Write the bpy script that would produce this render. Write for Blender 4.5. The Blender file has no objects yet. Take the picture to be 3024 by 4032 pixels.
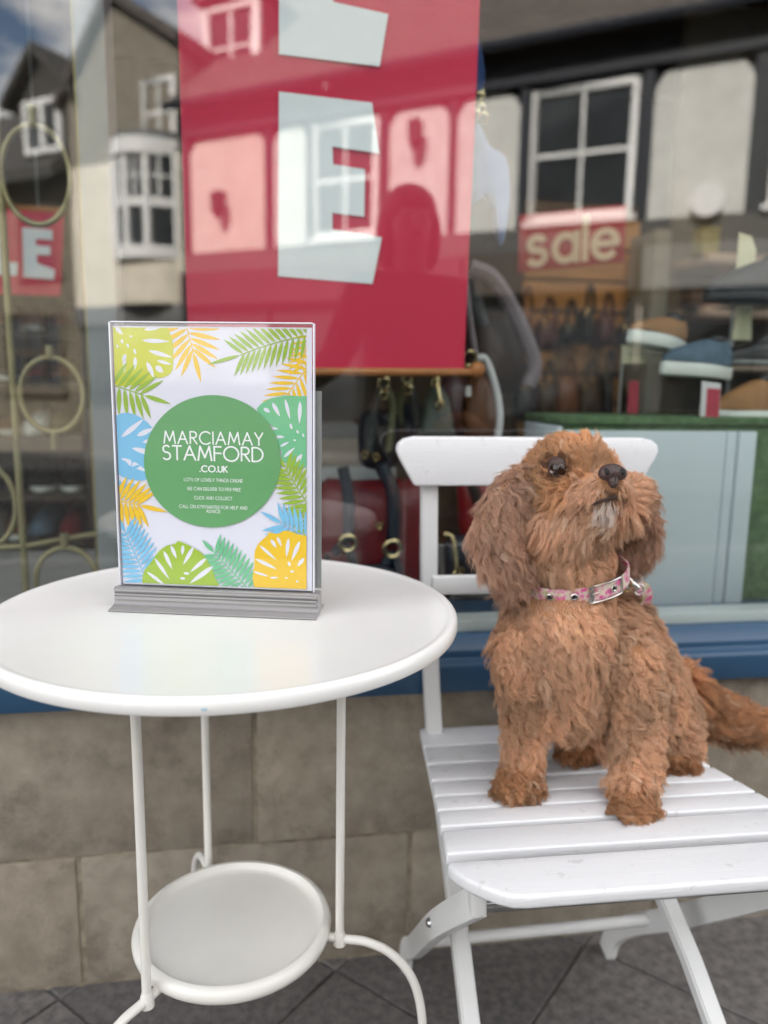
import bpy, bmesh, math, random
import numpy as np
from mathutils import Vector, Matrix, noise
from mathutils.kdtree import KDTree
from mathutils.geometry import tessellate_polygon
random.seed(7); RNG = np.random.default_rng(11)
SC = bpy.context.scene
COL = SC.collection
R = math.radians

# ------------------------------------------------------------------ camera
CAM_H, YAW, PIT, ROL, FPX = 0.9217, 0.15804, 0.16544, 0.01536, 3029.0
_f = Vector((math.sin(YAW)*math.cos(PIT), math.cos(YAW)*math.cos(PIT), -math.sin(PIT)))
_r0 = Vector((math.cos(YAW), -math.sin(YAW), 0)); _u0 = _r0.cross(_f)
_r = _r0*math.cos(ROL) + _u0*math.sin(ROL); _u = -_r0*math.sin(ROL) + _u0*math.cos(ROL)
CAM = Vector((0, 0, CAM_H))
cam_data = bpy.data.cameras.new('camera'); cam = bpy.data.objects.new('camera', cam_data); COL.objects.link(cam)
cam.matrix_world = Matrix(((_r.x, _u.x, -_f.x, 0), (_r.y, _u.y, -_f.y, 0), (_r.z, _u.z, -_f.z, CAM_H), (0, 0, 0, 1)))
cam_data.sensor_fit = 'VERTICAL'; cam_data.sensor_height = 36.0; cam_data.sensor_width = 27.0
cam_data.lens = FPX/4032*36.0
cam_data.clip_start = 0.02; cam_data.clip_end = 2000
cam_data.dof.use_dof = True; cam_data.dof.focus_distance = 0.77; cam_data.dof.aperture_fstop = 2.8
SC.camera = cam

# ------------------------------------------------------------------ world, sun, exposure
SUN_EL, SUN_AZ = R(36), R(-28)      # azimuth from +Y (behind the shop) towards +X
sun_dir = Vector((math.sin(SUN_AZ)*math.cos(SUN_EL), math.cos(SUN_AZ)*math.cos(SUN_EL), math.sin(SUN_EL)))
W = bpy.data.worlds.new('World'); SC.world = W; W.use_nodes = True
nt = W.node_tree; nt.nodes.clear()
sky = nt.nodes.new('ShaderNodeTexSky'); sky.sky_type = 'NISHITA'; sky.sun_disc = False
sky.sun_elevation = SUN_EL; sky.sun_rotation = SUN_AZ; sky.air_density = 1.0; sky.dust_density = 1.0
tcw = nt.nodes.new('ShaderNodeTexCoord')
mpw = nt.nodes.new('ShaderNodeMapping'); mpw.inputs['Scale'].default_value = (1, 1, 2.2); mpw.inputs['Location'].default_value = (0.62, 0.2, 0.3)
nzw = nt.nodes.new('ShaderNodeTexNoise'); nzw.inputs['Scale'].default_value = 3.2; nzw.inputs['Detail'].default_value = 7; nzw.inputs['Roughness'].default_value = 0.62
rmw = nt.nodes.new('ShaderNodeValToRGB'); rmw.color_ramp.elements[0].position = 0.43; rmw.color_ramp.elements[1].position = 0.55
mxw = nt.nodes.new('ShaderNodeMixRGB'); mxw.inputs[2].default_value = (11.0, 10.6, 10.1, 1)
bgw = nt.nodes.new('ShaderNodeBackground'); bgw.inputs['Strength'].default_value = 0.10
ow = nt.nodes.new('ShaderNodeOutputWorld')
L = nt.links.new
L(tcw.outputs['Generated'], mpw.inputs['Vector']); L(mpw.outputs[0], nzw.inputs['Vector']); L(nzw.outputs['Fac'], rmw.inputs[0])
L(rmw.outputs[0], mxw.inputs[0]); L(sky.outputs[0], mxw.inputs[1]); L(mxw.outputs[0], bgw.inputs[0]); L(bgw.outputs[0], ow.inputs[0])
sd = bpy.data.lights.new('sun', 'SUN'); sd.energy = 5.0; sd.angle = R(0.53); sd.color = (1, 0.95, 0.87)
so = bpy.data.objects.new('sun', sd); COL.objects.link(so); so.location = (0, 0, 20)
so.rotation_euler = (-sun_dir).to_track_quat('-Z', 'Y').to_euler()
SC.view_settings.view_transform = 'Standard'; SC.view_settings.look = 'None'; SC.view_settings.gamma = 1.0
SC.view_settings.exposure = 2.02
SC.view_settings.use_curve_mapping = False
cy = SC.cycles
cy.use_denoising = True; cy.max_bounces = 8; cy.diffuse_bounces = 4; cy.glossy_bounces = 4; cy.transparent_max_bounces = 16
cy.sample_clamp_indirect = 6.0; cy.caustics_reflective = False; cy.caustics_refractive = False
cy.use_adaptive_sampling = True; cy.adaptive_threshold = 0.015

# ------------------------------------------------------------------ pixels to places
def pray(px, py): return _f + _r*((px-1512)/FPX) - _u*((py-2016)/FPX)
def at(px, py, y):
    d = pray(px, py); return CAM + d*(y/d.y)
def atz(px, py, z):
    d = pray(px, py); return CAM + d*((z-CAM_H)/d.z)
GLASS_Y = 1.125
def mir(v): return Vector((v[0], 2*GLASS_Y - v[1], v[2]))       # mirror across the window pane

# ------------------------------------------------------------------ materials
def nodes_of(m): m.use_nodes = True; return m.node_tree
def M(name, col, rough=0.5, metal=0.0, spec=0.5, var=0.12, scale=12.0, bump=0.0, bscale=80.0, coat=0.0,
      col2=None, mix_lo=0.35, mix_hi=0.65, detail=5.0, sheen=0.0, rvar=0.0, stretch=None, dirt=None):
    m = bpy.data.materials.new(name); t = nodes_of(m); b = t.nodes['Principled BSDF']
    b.inputs['Roughness'].default_value = rough; b.inputs['Metallic'].default_value = metal
    b.inputs['Specular IOR Level'].default_value = spec; b.inputs['Coat Weight'].default_value = coat
    b.inputs['Coat Roughness'].default_value = 0.08
    b.inputs['Sheen Weight'].default_value = sheen
    tc = t.nodes.new('ShaderNodeTexCoord'); mp = t.nodes.new('ShaderNodeMapping')
    if stretch: mp.inputs['Scale'].default_value = stretch
    t.links.new(tc.outputs['Object'], mp.inputs['Vector'])
    n = t.nodes.new('ShaderNodeTexNoise'); n.inputs['Scale'].default_value = scale; n.inputs['Detail'].default_value = detail; n.inputs['Roughness'].default_value = 0.6
    t.links.new(mp.outputs[0], n.inputs['Vector'])
    r = t.nodes.new('ShaderNodeValToRGB'); e = r.color_ramp.elements
    c = Vector(col); c2 = Vector(col2) if col2 else c*(1-var)
    c1 = c if col2 else c*(1+var*0.6)
    e[0].position = mix_lo; e[0].color = (*c2, 1); e[1].position = mix_hi; e[1].color = (*[min(x, 1) for x in c1], 1)
    t.links.new(n.outputs['Fac'], r.inputs[0])
    src = r.outputs[0]
    if dirt:                                   # (colour, scale, threshold, softness): worn or stained spots
        n3 = t.nodes.new('ShaderNodeTexNoise'); n3.inputs['Scale'].default_value = dirt[1]; n3.inputs['Detail'].default_value = 8; n3.inputs['Roughness'].default_value = 0.7
        t.links.new(tc.outputs['Object'], n3.inputs['Vector'])
        r3 = t.nodes.new('ShaderNodeValToRGB'); r3.color_ramp.elements[0].position = dirt[2]; r3.color_ramp.elements[1].position = dirt[2]+dirt[3]
        t.links.new(n3.outputs['Fac'], r3.inputs[0])
        mx = t.nodes.new('ShaderNodeMixRGB'); mx.inputs[2].default_value = (*dirt[0], 1)
        t.links.new(r3.outputs[0], mx.inputs[0]); t.links.new(src, mx.inputs[1]); src = mx.outputs[0]
    t.links.new(src, b.inputs['Base Color'])
    if rvar:
        mr = t.nodes.new('ShaderNodeMapRange'); mr.inputs['To Min'].default_value = max(rough-rvar, 0.02); mr.inputs['To Max'].default_value = rough+rvar
        t.links.new(n.outputs['Fac'], mr.inputs['Value']); t.links.new(mr.outputs[0], b.inputs['Roughness'])
    if bump:
        n2 = t.nodes.new('ShaderNodeTexNoise'); n2.inputs['Scale'].default_value = bscale; n2.inputs['Detail'].default_value = 6
        t.links.new(mp.outputs[0], n2.inputs['Vector'])
        bp = t.nodes.new('ShaderNodeBump'); bp.inputs['Strength'].default_value = bump; bp.inputs['Distance'].default_value = 0.004
        t.links.new(n2.outputs['Fac'], bp.inputs['Height']); t.links.new(bp.outputs[0], b.inputs['Normal'])
    return m
def glass_mat(name, f0=0.08, tint=(0.97, 0.985, 0.98), rough=0.0):
    """sheet glass: clear, reflecting by Fresnel on the face the light meets first"""
    m = bpy.data.materials.new(name); t = nodes_of(m); t.nodes.clear()
    g = t.nodes.new('ShaderNodeNewGeometry'); dp = t.nodes.new('ShaderNodeVectorMath'); dp.operation = 'DOT_PRODUCT'
    t.links.new(g.outputs['Incoming'], dp.inputs[0]); t.links.new(g.outputs['Normal'], dp.inputs[1])
    def mth(op, a, b=None):
        n = t.nodes.new('ShaderNodeMath'); n.operation = op; n.use_clamp = False
        for k, v in enumerate((a, b)):
            if v is None: continue
            if isinstance(v, (int, float)): n.inputs[k].default_value = v
            else: t.links.new(v, n.inputs[k])
        return n.outputs[0]
    c = mth('ABSOLUTE', dp.outputs['Value']); k = mth('POWER', mth('SUBTRACT', 1.0, c), 5.0)
    f = mth('ADD', mth('MULTIPLY', k, 1-f0), f0)
    f = mth('MULTIPLY', f, mth('SUBTRACT', 1.0, g.outputs['Backfacing']))
    tr = t.nodes.new('ShaderNodeBsdfTransparent'); tr.inputs[0].default_value = (*tint, 1)
    gl = t.nodes.new('ShaderNodeBsdfGlossy'); gl.inputs['Roughness'].default_value = rough
    mx = t.nodes.new('ShaderNodeMixShader'); o = t.nodes.new('ShaderNodeOutputMaterial')
    t.links.new(f, mx.inputs[0]); t.links.new(tr.outputs[0], mx.inputs[1]); t.links.new(gl.outputs[0], mx.inputs[2]); t.links.new(mx.outputs[0], o.inputs[0])
    return m
def emit_mat(name, col, s):
    m = bpy.data.materials.new(name); t = nodes_of(m); b = t.nodes['Principled BSDF']
    b.inputs['Base Color'].default_value = (*col, 1); b.inputs['Emission Color'].default_value = (*col, 1); b.inputs['Emission Strength'].default_value = s
    return m

# ------------------------------------------------------------------ mesh builder
def link(o, parent=None):
    COL.objects.link(o)
    if parent is not None: o.parent = parent
    return o
def tag(o, label=None, cat=None, group=None, kind=None):
    if label: o['label'] = label
    if cat: o['category'] = cat
    if group: o['group'] = group
    if kind: o['kind'] = kind
    return o
def thing(name, label, cat, loc=(0, 0, 0), rot=(0, 0, 0), group=None):
    o = bpy.data.objects.new(name, None); o.empty_display_size = 0.05; link(o)
    o.location = loc; o.rotation_euler = rot
    return tag(o, label, cat, group)
class MB:
    def __init__(s, off=(0, 0, 0)): s.v = []; s.f = []; s.off = Vector(off)
    def add(s, vs, fs):
        b = len(s.v); s.v += [Vector(v)-s.off for v in vs]; s.f += [tuple(i+b for i in f) for f in fs]; return s
    def box(s, a, b):
        (x0, y0, z0), (x1, y1, z1) = a, b
        x0, x1 = min(x0, x1), max(x0, x1); y0, y1 = min(y0, y1), max(y0, y1); z0, z1 = min(z0, z1), max(z0, z1)
        return s.add([(x0, y0, z0), (x1, y0, z0), (x1, y1, z0), (x0, y1, z0), (x0, y0, z1), (x1, y0, z1), (x1, y1, z1), (x0, y1, z1)],
                     [(3, 2, 1, 0), (4, 5, 6, 7), (0, 1, 5, 4), (1, 2, 6, 5), (2, 3, 7, 6), (3, 0, 4, 7)])
    def obox(s, c, ax, ay, az):                       # centre and three half-axis vectors
        c, ax, ay, az = map(Vector, (c, ax, ay, az))
        vs = [c+ax*i+ay*j+az*k for k in (-1, 1) for j in (-1, 1) for i in (-1, 1)]
        fs = [(0, 2, 3, 1), (4, 5, 7, 6), (0, 1, 5, 4), (1, 3, 7, 5), (3, 2, 6, 7), (2, 0, 4, 6)]
        if ax.cross(ay).dot(az) < 0: fs = [f[::-1] for f in fs]
        return s.add(vs, fs)
    def bar(s, a, b, w, t, up=(0, 0, 1)):             # flat bar from a to b, w across (perp to up), t along up
        a, b = Vector(a), Vector(b); d = (b-a); ln = d.length; d.normalize(); up = Vector(up)
        sd = d.cross(up).normalized(); u2 = sd.cross(d).normalized()
        return s.obox((a+b)/2, d*ln/2, sd*w/2, u2*t/2)
    def prism(s, poly, o, ex, ey, ez):                # polygon in (ex, ey), extruded along ez
        o, ex, ey, ez = map(Vector, (o, ex, ey, ez)); n = len(poly)
        vs = [o+ex*p[0]+ey*p[1] for p in poly] + [o+ex*p[0]+ey*p[1]+ez for p in poly]
        area = sum(poly[i][0]*poly[(i+1) % n][1]-poly[(i+1) % n][0]*poly[i][1] for i in range(n))
        ccw = (area > 0) == (ex.cross(ey).dot(ez) > 0)
        fs = [tuple(range(n, 2*n)), tuple(range(n-1, -1, -1))] + [(i, (i+1) % n, n+(i+1) % n, n+i) for i in range(n)]
        if not ccw: fs = [f[::-1] for f in fs]
        return s.add(vs, fs)
    def flat(s, poly, o, ex, ey):                     # flat polygon (print)
        o, ex, ey = map(Vector, (o, ex, ey)); n = len(poly)
        vs = [o+ex*p[0]+ey*p[1] for p in poly]
        tri = tessellate_polygon([[Vector((p[0], p[1], 0)) for p in poly]])
        nn = ex.cross(ey); fs = []
        for t in tri:
            a = (vs[t[1]]-vs[t[0]]).cross(vs[t[2]]-vs[t[0]])
            fs.append(tuple(t) if a.dot(nn) > 0 else tuple(t[::-1]))
        return s.add(vs, fs)
    def tube(s, path, r, seg=10, closed=False, cap=True):
        path = [Vector(p) for p in path]; n = len(path); rr = r if isinstance(r, (list, tuple)) else [r]*n
        vs = []; prev = None
        for i, p in enumerate(path):
            if closed: d = path[(i+1) % n]-path[i-1]
            else: d = path[min(i+1, n-1)]-path[max(i-1, 0)]
            d.normalize()
            if prev is None:
                h = Vector((0, 0, 1)) if abs(d.z) < 0.9 else Vector((1, 0, 0)); u = d.cross(h).normalized()
            else: u = (prev - d*prev.dot(d)).normalized()
            prev = u; w = d.cross(u)
            vs += [p+(u*math.cos(2*math.pi*k/seg)+w*math.sin(2*math.pi*k/seg))*rr[i] for k in range(seg)]
        fs = []
        for i in range(n if closed else n-1):
            a = i*seg; b = ((i+1) % n)*seg
            fs += [(a+k, a+(k+1) % seg, b+(k+1) % seg, b+k) for k in range(seg)]
        if cap and not closed: fs += [tuple(range(seg-1, -1, -1)), tuple((n-1)*seg+k for k in range(seg))]
        return s.add(vs, fs)
    def lathe(s, prof, c, seg=48, axis=None, sx=1.0, sy=1.0):  # prof = [(radius, height)]
        c = Vector(c); vs = []; fs = []
        q = Vector((0, 0, 1)).rotation_difference(Vector(axis)).to_matrix() if axis is not None else Matrix.Identity(3)
        n = len(prof)
        for r, h in prof:
            vs += [c+q@Vector((r*math.cos(2*math.pi*k/seg)*sx, r*math.sin(2*math.pi*k/seg)*sy, h)) for k in range(seg)]
        for i in range(n-1):
            fs += [(i*seg+k, i*seg+(k+1) % seg, (i+1)*seg+(k+1) % seg, (i+1)*seg+k) for k in range(seg)]
        if prof[0][0] > 1e-6: fs.append(tuple(range(seg-1, -1, -1)))
        if prof[-1][0] > 1e-6: fs.append(tuple((n-1)*seg+k for k in range(seg)))
        return s.add(vs, fs)
    def ell(s, c, rx, ry, rz, rot=None, seg=20, rings=12):
        c = Vector(c); q = rot if rot is not None else Matrix.Identity(3)
        vs = [c+q@Vector((0, 0, -rz))]; fs = []
        for i in range(1, rings):
            a = -math.pi/2+math.pi*i/rings
            vs += [c+q@Vector((rx*math.cos(a)*math.cos(2*math.pi*k/seg), ry*math.cos(a)*math.sin(2*math.pi*k/seg), rz*math.sin(a))) for k in range(seg)]
        vs.append(c+q@Vector((0, 0, rz))); t = len(vs)-1
        for k in range(seg):
            fs.append((0, 1+(k+1) % seg, 1+k)); fs.append((t, t-seg+k, t-seg+(k+1) % seg))
        for i in range(rings-2):
            a = 1+i*seg; b = a+seg
            fs += [(a+k, a+(k+1) % seg, b+(k+1) % seg, b+k) for k in range(seg)]
        return s.add(vs, fs)
    def mesh(s, name, bevel=0.0, bseg=2, smooth=False):
        me = bpy.data.meshes.new(name); me.from_pydata([tuple(v) for v in s.v], [], s.f)
        if bevel:
            bm = bmesh.new(); bm.from_mesh(me)
            bmesh.ops.remove_doubles(bm, verts=bm.verts, dist=1e-6)
            ed = [e for e in bm.edges if len(e.link_faces) == 2 and e.calc_face_angle(0) > 0.5]
            bmesh.ops.bevel(bm, geom=ed, offset=bevel, segments=bseg, profile=0.5, affect='EDGES', clamp_overlap=True)
            bm.to_mesh(me); bm.free()
        if smooth or bevel:
            me.polygons.foreach_set('use_smooth', [True]*len(me.polygons))
            me.set_sharp_from_angle(angle=R(42))
        me.update(); return me
    def build(s, name, mat, parent=None, bevel=0.0, bseg=2, smooth=False, **tg):
        o = bpy.data.objects.new(name, s.mesh(name, bevel, bseg, smooth))
        if mat is not None: o.data.materials.append(mat)
        link(o, parent)
        if tg: tag(o, **tg)
        return o
def inst(name, me, parent=None, loc=(0, 0, 0), rot=(0, 0, 0), sc=(1, 1, 1)):
    o = bpy.data.objects.new(name, me); link(o, parent); o.location = loc; o.rotation_euler = rot; o.scale = sc; return o
def arc(cx, cy, r, a0, a1, n=16): return [(cx+r*math.cos(R(a0+(a1-a0)*i/n)), cy+r*math.sin(R(a0+(a1-a0)*i/n))) for i in range(n+1)]
def smooth_path(pts, n=8):                            # Catmull-Rom through points
    P = [Vector(p) for p in pts]; P = [P[0]*2-P[1]] + P + [P[-1]*2-P[-2]]; out = []
    for i in range(1, len(P)-2):
        for k in range(n):
            t = k/n; a, b, c, d = P[i-1:i+3]
            out.append(0.5*((2*b)+(c-a)*t+(2*a-5*b+4*c-d)*t*t+(3*b-a-3*c+d)*t**3))
    return out+[P[-2]]
# ------------------------------------------------------------------ stroke lettering (cap height 1)
def _C(x, w=0.5, h=0.5, a0=0, a1=360, n=28, cy=0.5): return [(x+w*math.cos(R(a0+(a1-a0)*i/n)), cy+h*math.sin(R(a0+(a1-a0)*i/n))) for i in range(n+1)]
GL = {
 'A': (0.78, [[(0, 0), (0.39, 1), (0.78, 0)], [(0.14, 0.36), (0.64, 0.36)]]),
 'B': (0.55, [[(0, 0), (0, 1), (0.28, 1)]+_C(0.28, 0.22, 0.235, 90, -90, cy=0.765)+[(0, 0.53)], [(0.28, 0.53)]+_C(0.28, 0.27, 0.265, 90, -90, cy=0.265)+[(0, 0)]]),
 'C': (0.86, [_C(0.5, 0.5, 0.52, 45, 315)]),
 'D': (0.74, [[(0, 0), (0, 1), (0.22, 1)]+_C(0.22, 0.5, 0.5, 90, -90)+[(0, 0)]]),
 'E': (0.5, [[(0.5, 1), (0, 1), (0, 0), (0.5, 0)], [(0, 0.53), (0.48, 0.53)]]),
 'F': (0.46, [[(0.46, 1), (0, 1), (0, 0)], [(0, 0.53), (0.45, 0.53)]]),
 'G': (0.94, [_C(0.5, 0.5, 0.52, 45, 340)+[(0.96, 0.46), (0.55, 0.46)]]),
 'H': (0.64, [[(0, 0), (0, 1)], [(0.64, 0), (0.64, 1)], [(0, 0.53), (0.64, 0.53)]]),
 'I': (0.0, [[(0, 0), (0, 1)]]), 'J': (0.4, [[(0.4, 1), (0.4, 0.2)]+_C(0.2, 0.2, 0.2, 0, -160, cy=0.2)]),
 'K': (0.55, [[(0, 0), (0, 1)], [(0.52, 1), (0, 0.45)], [(0.12, 0.57), (0.56, 0)]]),
 'L': (0.42, [[(0, 1), (0, 0), (0.42, 0)]]),
 'M': (0.92, [[(0, 0), (0.14, 1), (0.46, 0.2), (0.78, 1), (0.92, 0)]]),
 'N': (0.68, [[(0, 0), (0, 1), (0.68, 0), (0.68, 1)]]), 'O': (1.02, [_C(0.51, 0.51, 0.52)]),
 'P': (0.5, [[(0, 0), (0, 1), (0.26, 1)]+_C(0.26, 0.25, 0.25, 90, -90, cy=0.75)+[(0, 0.5)]]),
 'R': (0.54, [[(0, 0), (0, 1), (0.26, 1)]+_C(0.26, 0.25, 0.25, 90, -90, cy=0.75)+[(0, 0.5)], [(0.2, 0.5), (0.54, 0)]]),
 'S': (0.5, [_C(0.25, 0.23, 0.245, 35, 270, cy=0.765)+_C(0.25, 0.26, 0.265, 90, -145, cy=0.255)]),
 'T': (0.58, [[(0, 1), (0.58, 1)], [(0.29, 1), (0.29, 0)]]),
 'U': (0.6, [[(0, 1), (0, 0.3)]+_C(0.3, 0.3, 0.31, 180, 360, cy=0.3)+[(0.6, 1)]]),
 'V': (0.68, [[(0, 1), (0.34, 0), (0.68, 1)]]), 'W': (1.06, [[(0, 1), (0.27, 0), (0.53, 0.9), (0.79, 0), (1.06, 1)]]),
 'Y': (0.62, [[(0, 1), (0.31, 0.47), (0.62, 1)], [(0.31, 0.47), (0.31, 0)]]),
 '0': (0.52, [_C(0.26, 0.26, 0.51)]), '1': (0.2, [[(0, 0.85), (0.2, 1), (0.2, 0)]]),
 '2': (0.52, [_C(0.26, 0.25, 0.27, 170, -25, cy=0.73)+[(0, 0), (0.54, 0)]]),
 '4': (0.56, [[(0.42, 0), (0.42, 1), (0, 0.25), (0.56, 0.25)]]),
 '6': (0.54, [[(0.36, 1), (0.06, 0.45)], _C(0.27, 0.27, 0.3, cy=0.29)]),
 '7': (0.5, [[(0, 1), (0.5, 1), (0.14, 0)]]), '9': (0.54, [[(0.18, 0), (0.48, 0.55)], _C(0.27, 0.27, 0.3, cy=0.71)]),
 '.': (0.04, [[(0, 0.02), (0.04, 0.02)]]),
 's': (0.5, [_C(0.25, 0.2, 0.17, 30, 270, cy=0.5)+_C(0.25, 0.22, 0.18, 90, -150, cy=0.16)]),
 'a': (0.6, [_C(0.3, 0.3, 0.33, cy=0.33), [(0.6, 0.68), (0.6, 0)]]), 'l': (0.0, [[(0, 1.05), (0, 0)]]),
 'e': (0.64, [[(0.02, 0.34), (0.64, 0.34)]+_C(0.32, 0.32, 0.34, 0, 315, cy=0.33)]),
}
def stroke_text(mb, txt, o, ex, ey, h, wt, gap=0.24, align='C', space=0.42):
    """flat stroke lettering: o = baseline anchor, ex/ey unit vectors, h cap height, wt stroke width (of h)"""
    o, ex, ey = Vector(o), Vector(ex), Vector(ey); x = 0; segs = []
    for ch in txt:
        if ch == ' ': x += space; continue
        w, st = GL[ch]; segs += [[(px+x, py) for px, py in s_] for s_ in st]; x += w+gap
    x -= gap; sh = {'C': -x/2, 'L': 0, 'R': -x}[align]; hw = wt/2; nrm = ex.cross(ey); lift = 0.0
    for s_ in segs:
        for i in range(len(s_)-1):
            a = Vector((s_[i][0]+sh, s_[i][1])); b = Vector((s_[i+1][0]+sh, s_[i+1][1])); d = b-a
            if d.length < 1e-6: continue
            d.normalize(); nn = Vector((-d.y, d.x))*hw; e = d*hw*(0.9 if len(s_) < 8 else 0.4)
            q = [a-e-nn, b+e-nn, b+e+nn, a-e+nn]; lift = (lift+1e-6) % 4e-5
            mb.add([o+ex*(p.x*h)+ey*(p.y*h)+nrm*lift for p in q], [(0, 1, 2, 3)])
    return mb
# ================================================================== ground
asphalt = M('asphalt', (0.055, 0.054, 0.053), 0.85, var=0.3, scale=30, bump=0.6, bscale=220)
slabm = M('paving_stone', (0.165, 0.15, 0.142), 0.75, scale=55, bump=0.5, bscale=260, col2=(0.085, 0.08, 0.078), mix_lo=0.38, mix_hi=0.62, detail=9, rvar=0.12,
          dirt=((0.27, 0.25, 0.235), 95, 0.64, 0.05))
slab2 = M('paving_stone_dark', (0.135, 0.122, 0.118), 0.7, scale=70, bump=0.5, bscale=260, col2=(0.075, 0.07, 0.07), mix_lo=0.38, mix_hi=0.64, detail=9,
          dirt=((0.24, 0.22, 0.21), 110, 0.66, 0.05))
kerbm = M('kerb_stone', (0.3, 0.29, 0.27), 0.8, scale=30, bump=0.4)
jointm = M('joint_sand', (0.10, 0.092, 0.087), 0.95, scale=60, bump=0.4)
MB().box((-300, -300, -0.4), (300, 300, -0.125)).build('ground', asphalt, kind='structure')
KY = -1.75
pv = MB().box((-14, KY, -0.2), (14, 1.6, -0.004)).build('pavement', jointm, kind='structure')
S = 0.295; g = 0.003; c45 = math.sqrt(0.5)
bmx = [MB().box((-S/2+g/2, -S/2+g/2, -0.03), (S/2-g/2, S/2-g/2, 0)).mesh('slab', 0.003, 1) for _ in range(2)]
bmx[0].materials.append(slabm); bmx[1].materials.append(slab2)
u0, v0 = 0.560*c45, 1.608*c45          # a joint of each direction seen in the photograph
cnt = 0
for i in range(-14, 15):
    for j in range(-14, 15):
        v = u0 + S/2 + i*S; u = v0 - S/2 + j*S      # v = (y-x)/√2, u = (x+y)/√2
        x, y = (u-v)*c45, (u+v)*c45
        if -1.5 < x < 2.1 and -0.25 < y < 1.3:
            o = inst('slab', bmx[(i*7+j*3+i*j) % 3 == 0], pv, (x, y, random.uniform(-0.0012, 0.0012)), (random.uniform(-.002, .002), random.uniform(-.002, .002), R(45)))
kb = MB()
kroot = MB().box((-14, KY-0.14, -0.3), (14, KY-0.002, -0.012)).build('kerb', kerbm, kind='structure')
km = MB().box((-0.448, -0.07, -0.1), (0.448, 0.07, 0.0)).mesh('kerb_stone', 0.012, 1); km.materials.append(kerbm)
for i in range(-8, 9): inst('kerb_stone', km, kroot, (i*0.9, KY-0.071, 0.002))
# painted road lines parallel to the kerb (seen mirrored low in the window)
linem = M('road_paint', (0.75, 0.74, 0.7), 0.7, var=0.1, scale=25)
for yy in (-2.15, -2.35):
    MB().box((-12, yy-0.03, -0.13), (12, yy+0.03, -0.121)).build('road_line', linem, kind='structure')

# ================================================================== the shop
WY = 1.106                                   # face of the stone plinth
stone = M('plinth_stone', (0.315, 0.275, 0.22), 0.85, scale=24, bump=0.45, bscale=230, col2=(0.215, 0.184, 0.144), mix_lo=0.32, mix_hi=0.68, detail=12,
          dirt=((0.14, 0.115, 0.087), 10, 0.50, 0.2))
stone_b = M('plinth_stone_light', (0.345, 0.30, 0.236), 0.85, scale=26, bump=0.45, bscale=230, col2=(0.235, 0.20, 0.155), mix_lo=0.32, mix_hi=0.68, detail=12,
            dirt=((0.16, 0.13, 0.10), 12, 0.52, 0.2))
mortar = M('mortar', (0.33, 0.285, 0.215), 0.95, scale=22, bump=0.7, bscale=140, col2=(0.15, 0.122, 0.09), detail=9)
blue = M('blue_paint', (0.022, 0.068, 0.135), 0.32, var=0.06, scale=4, bump=0.05, bscale=60, rvar=0.05)
trim = M('white_window_trim', (0.62, 0.66, 0.66), 0.45, var=0.05, scale=8)
ash = M('limestone_wall', (0.42, 0.37, 0.28), 0.85, scale=6, bump=0.5, col2=(0.3, 0.26, 0.2))
slate = M('roof_slate', (0.12, 0.11, 0.1), 0.7, scale=20, bump=0.5)
shop = thing('shop_building', 'shop with blue painted window sill on a low stone plinth', 'shop', (0, WY, 0))
off = shop.location
XL, XR = -2.4, 3.4
pl = MB(off).box((XL, WY+0.0022, -0.05), (XR, 1.36, 0.465)).build('plinth', mortar, shop)
rows = [(0.004, 0.2135, [-2.4, -1.83, -1.29, -0.785, -0.279, 0.227, 0.655, 1.19, 1.66, 2.2, 2.75, 3.4]),
        (0.2175, 0.462, [-2.4, -2.05, -1.5, -0.98, -0.51, -0.016, 0.46, 0.98, 1.5, 2.0, 2.5, 3.0, 3.4])]
for z0, z1, xs in rows:
    for k in range(len(xs)-1):
        mb = MB(off); j = 0.0036; fy = WY+random.uniform(-0.001, 0.001)
        mb.box((xs[k]+j, fy, z0), (xs[k+1]-j, WY+0.1, z1))
        mb.build('stone_block', random.choice([stone, stone, stone_b]) if xs[k] < 0.4 else stone_b, pl, bevel=0.0035, bseg=2)
# blue sill, moulded
prof = [(1.36, 0.4605), (WY-0.030, 0.4605), (WY-0.030, 0.499), (WY-0.027, 0.504), (WY-0.014, 0.508), (WY-0.013, 0.512), (WY-0.013, 0.5185), (WY-0.009, 0.523), (WY+0.012, 0.5385), (1.36, 0.5385)]
MB(off).prism([(p[0], p[1]) for p in prof], (XL, 0, 0), (0, 1, 0), (0, 0, 1), (XR-XL, 0, 0)).build('window_sill', blue, shop, bevel=0.0015, bseg=2)
# frame round the glass
GX0, GX1, GZ1 = -1.75, 2.35, 2.35
fr = MB(off)
for x in (GX0-0.07, GX1): fr.box((x, WY-0.006, 0.54), (x+0.07, 1.2, GZ1+0.07))
fr.box((GX0, WY-0.006, GZ1), (GX1, 1.2, GZ1+0.07))
fr.build('window_frame', blue, shop, bevel=0.004)
MB(off).box((GX0, GLASS_Y-0.003, 0.534), (GX1, GLASS_Y+0.003, GZ1+0.01)).build('glass_pane', glass_mat('shop_glass', 0.145, (0.93, 0.955, 0.945)), shop)
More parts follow.
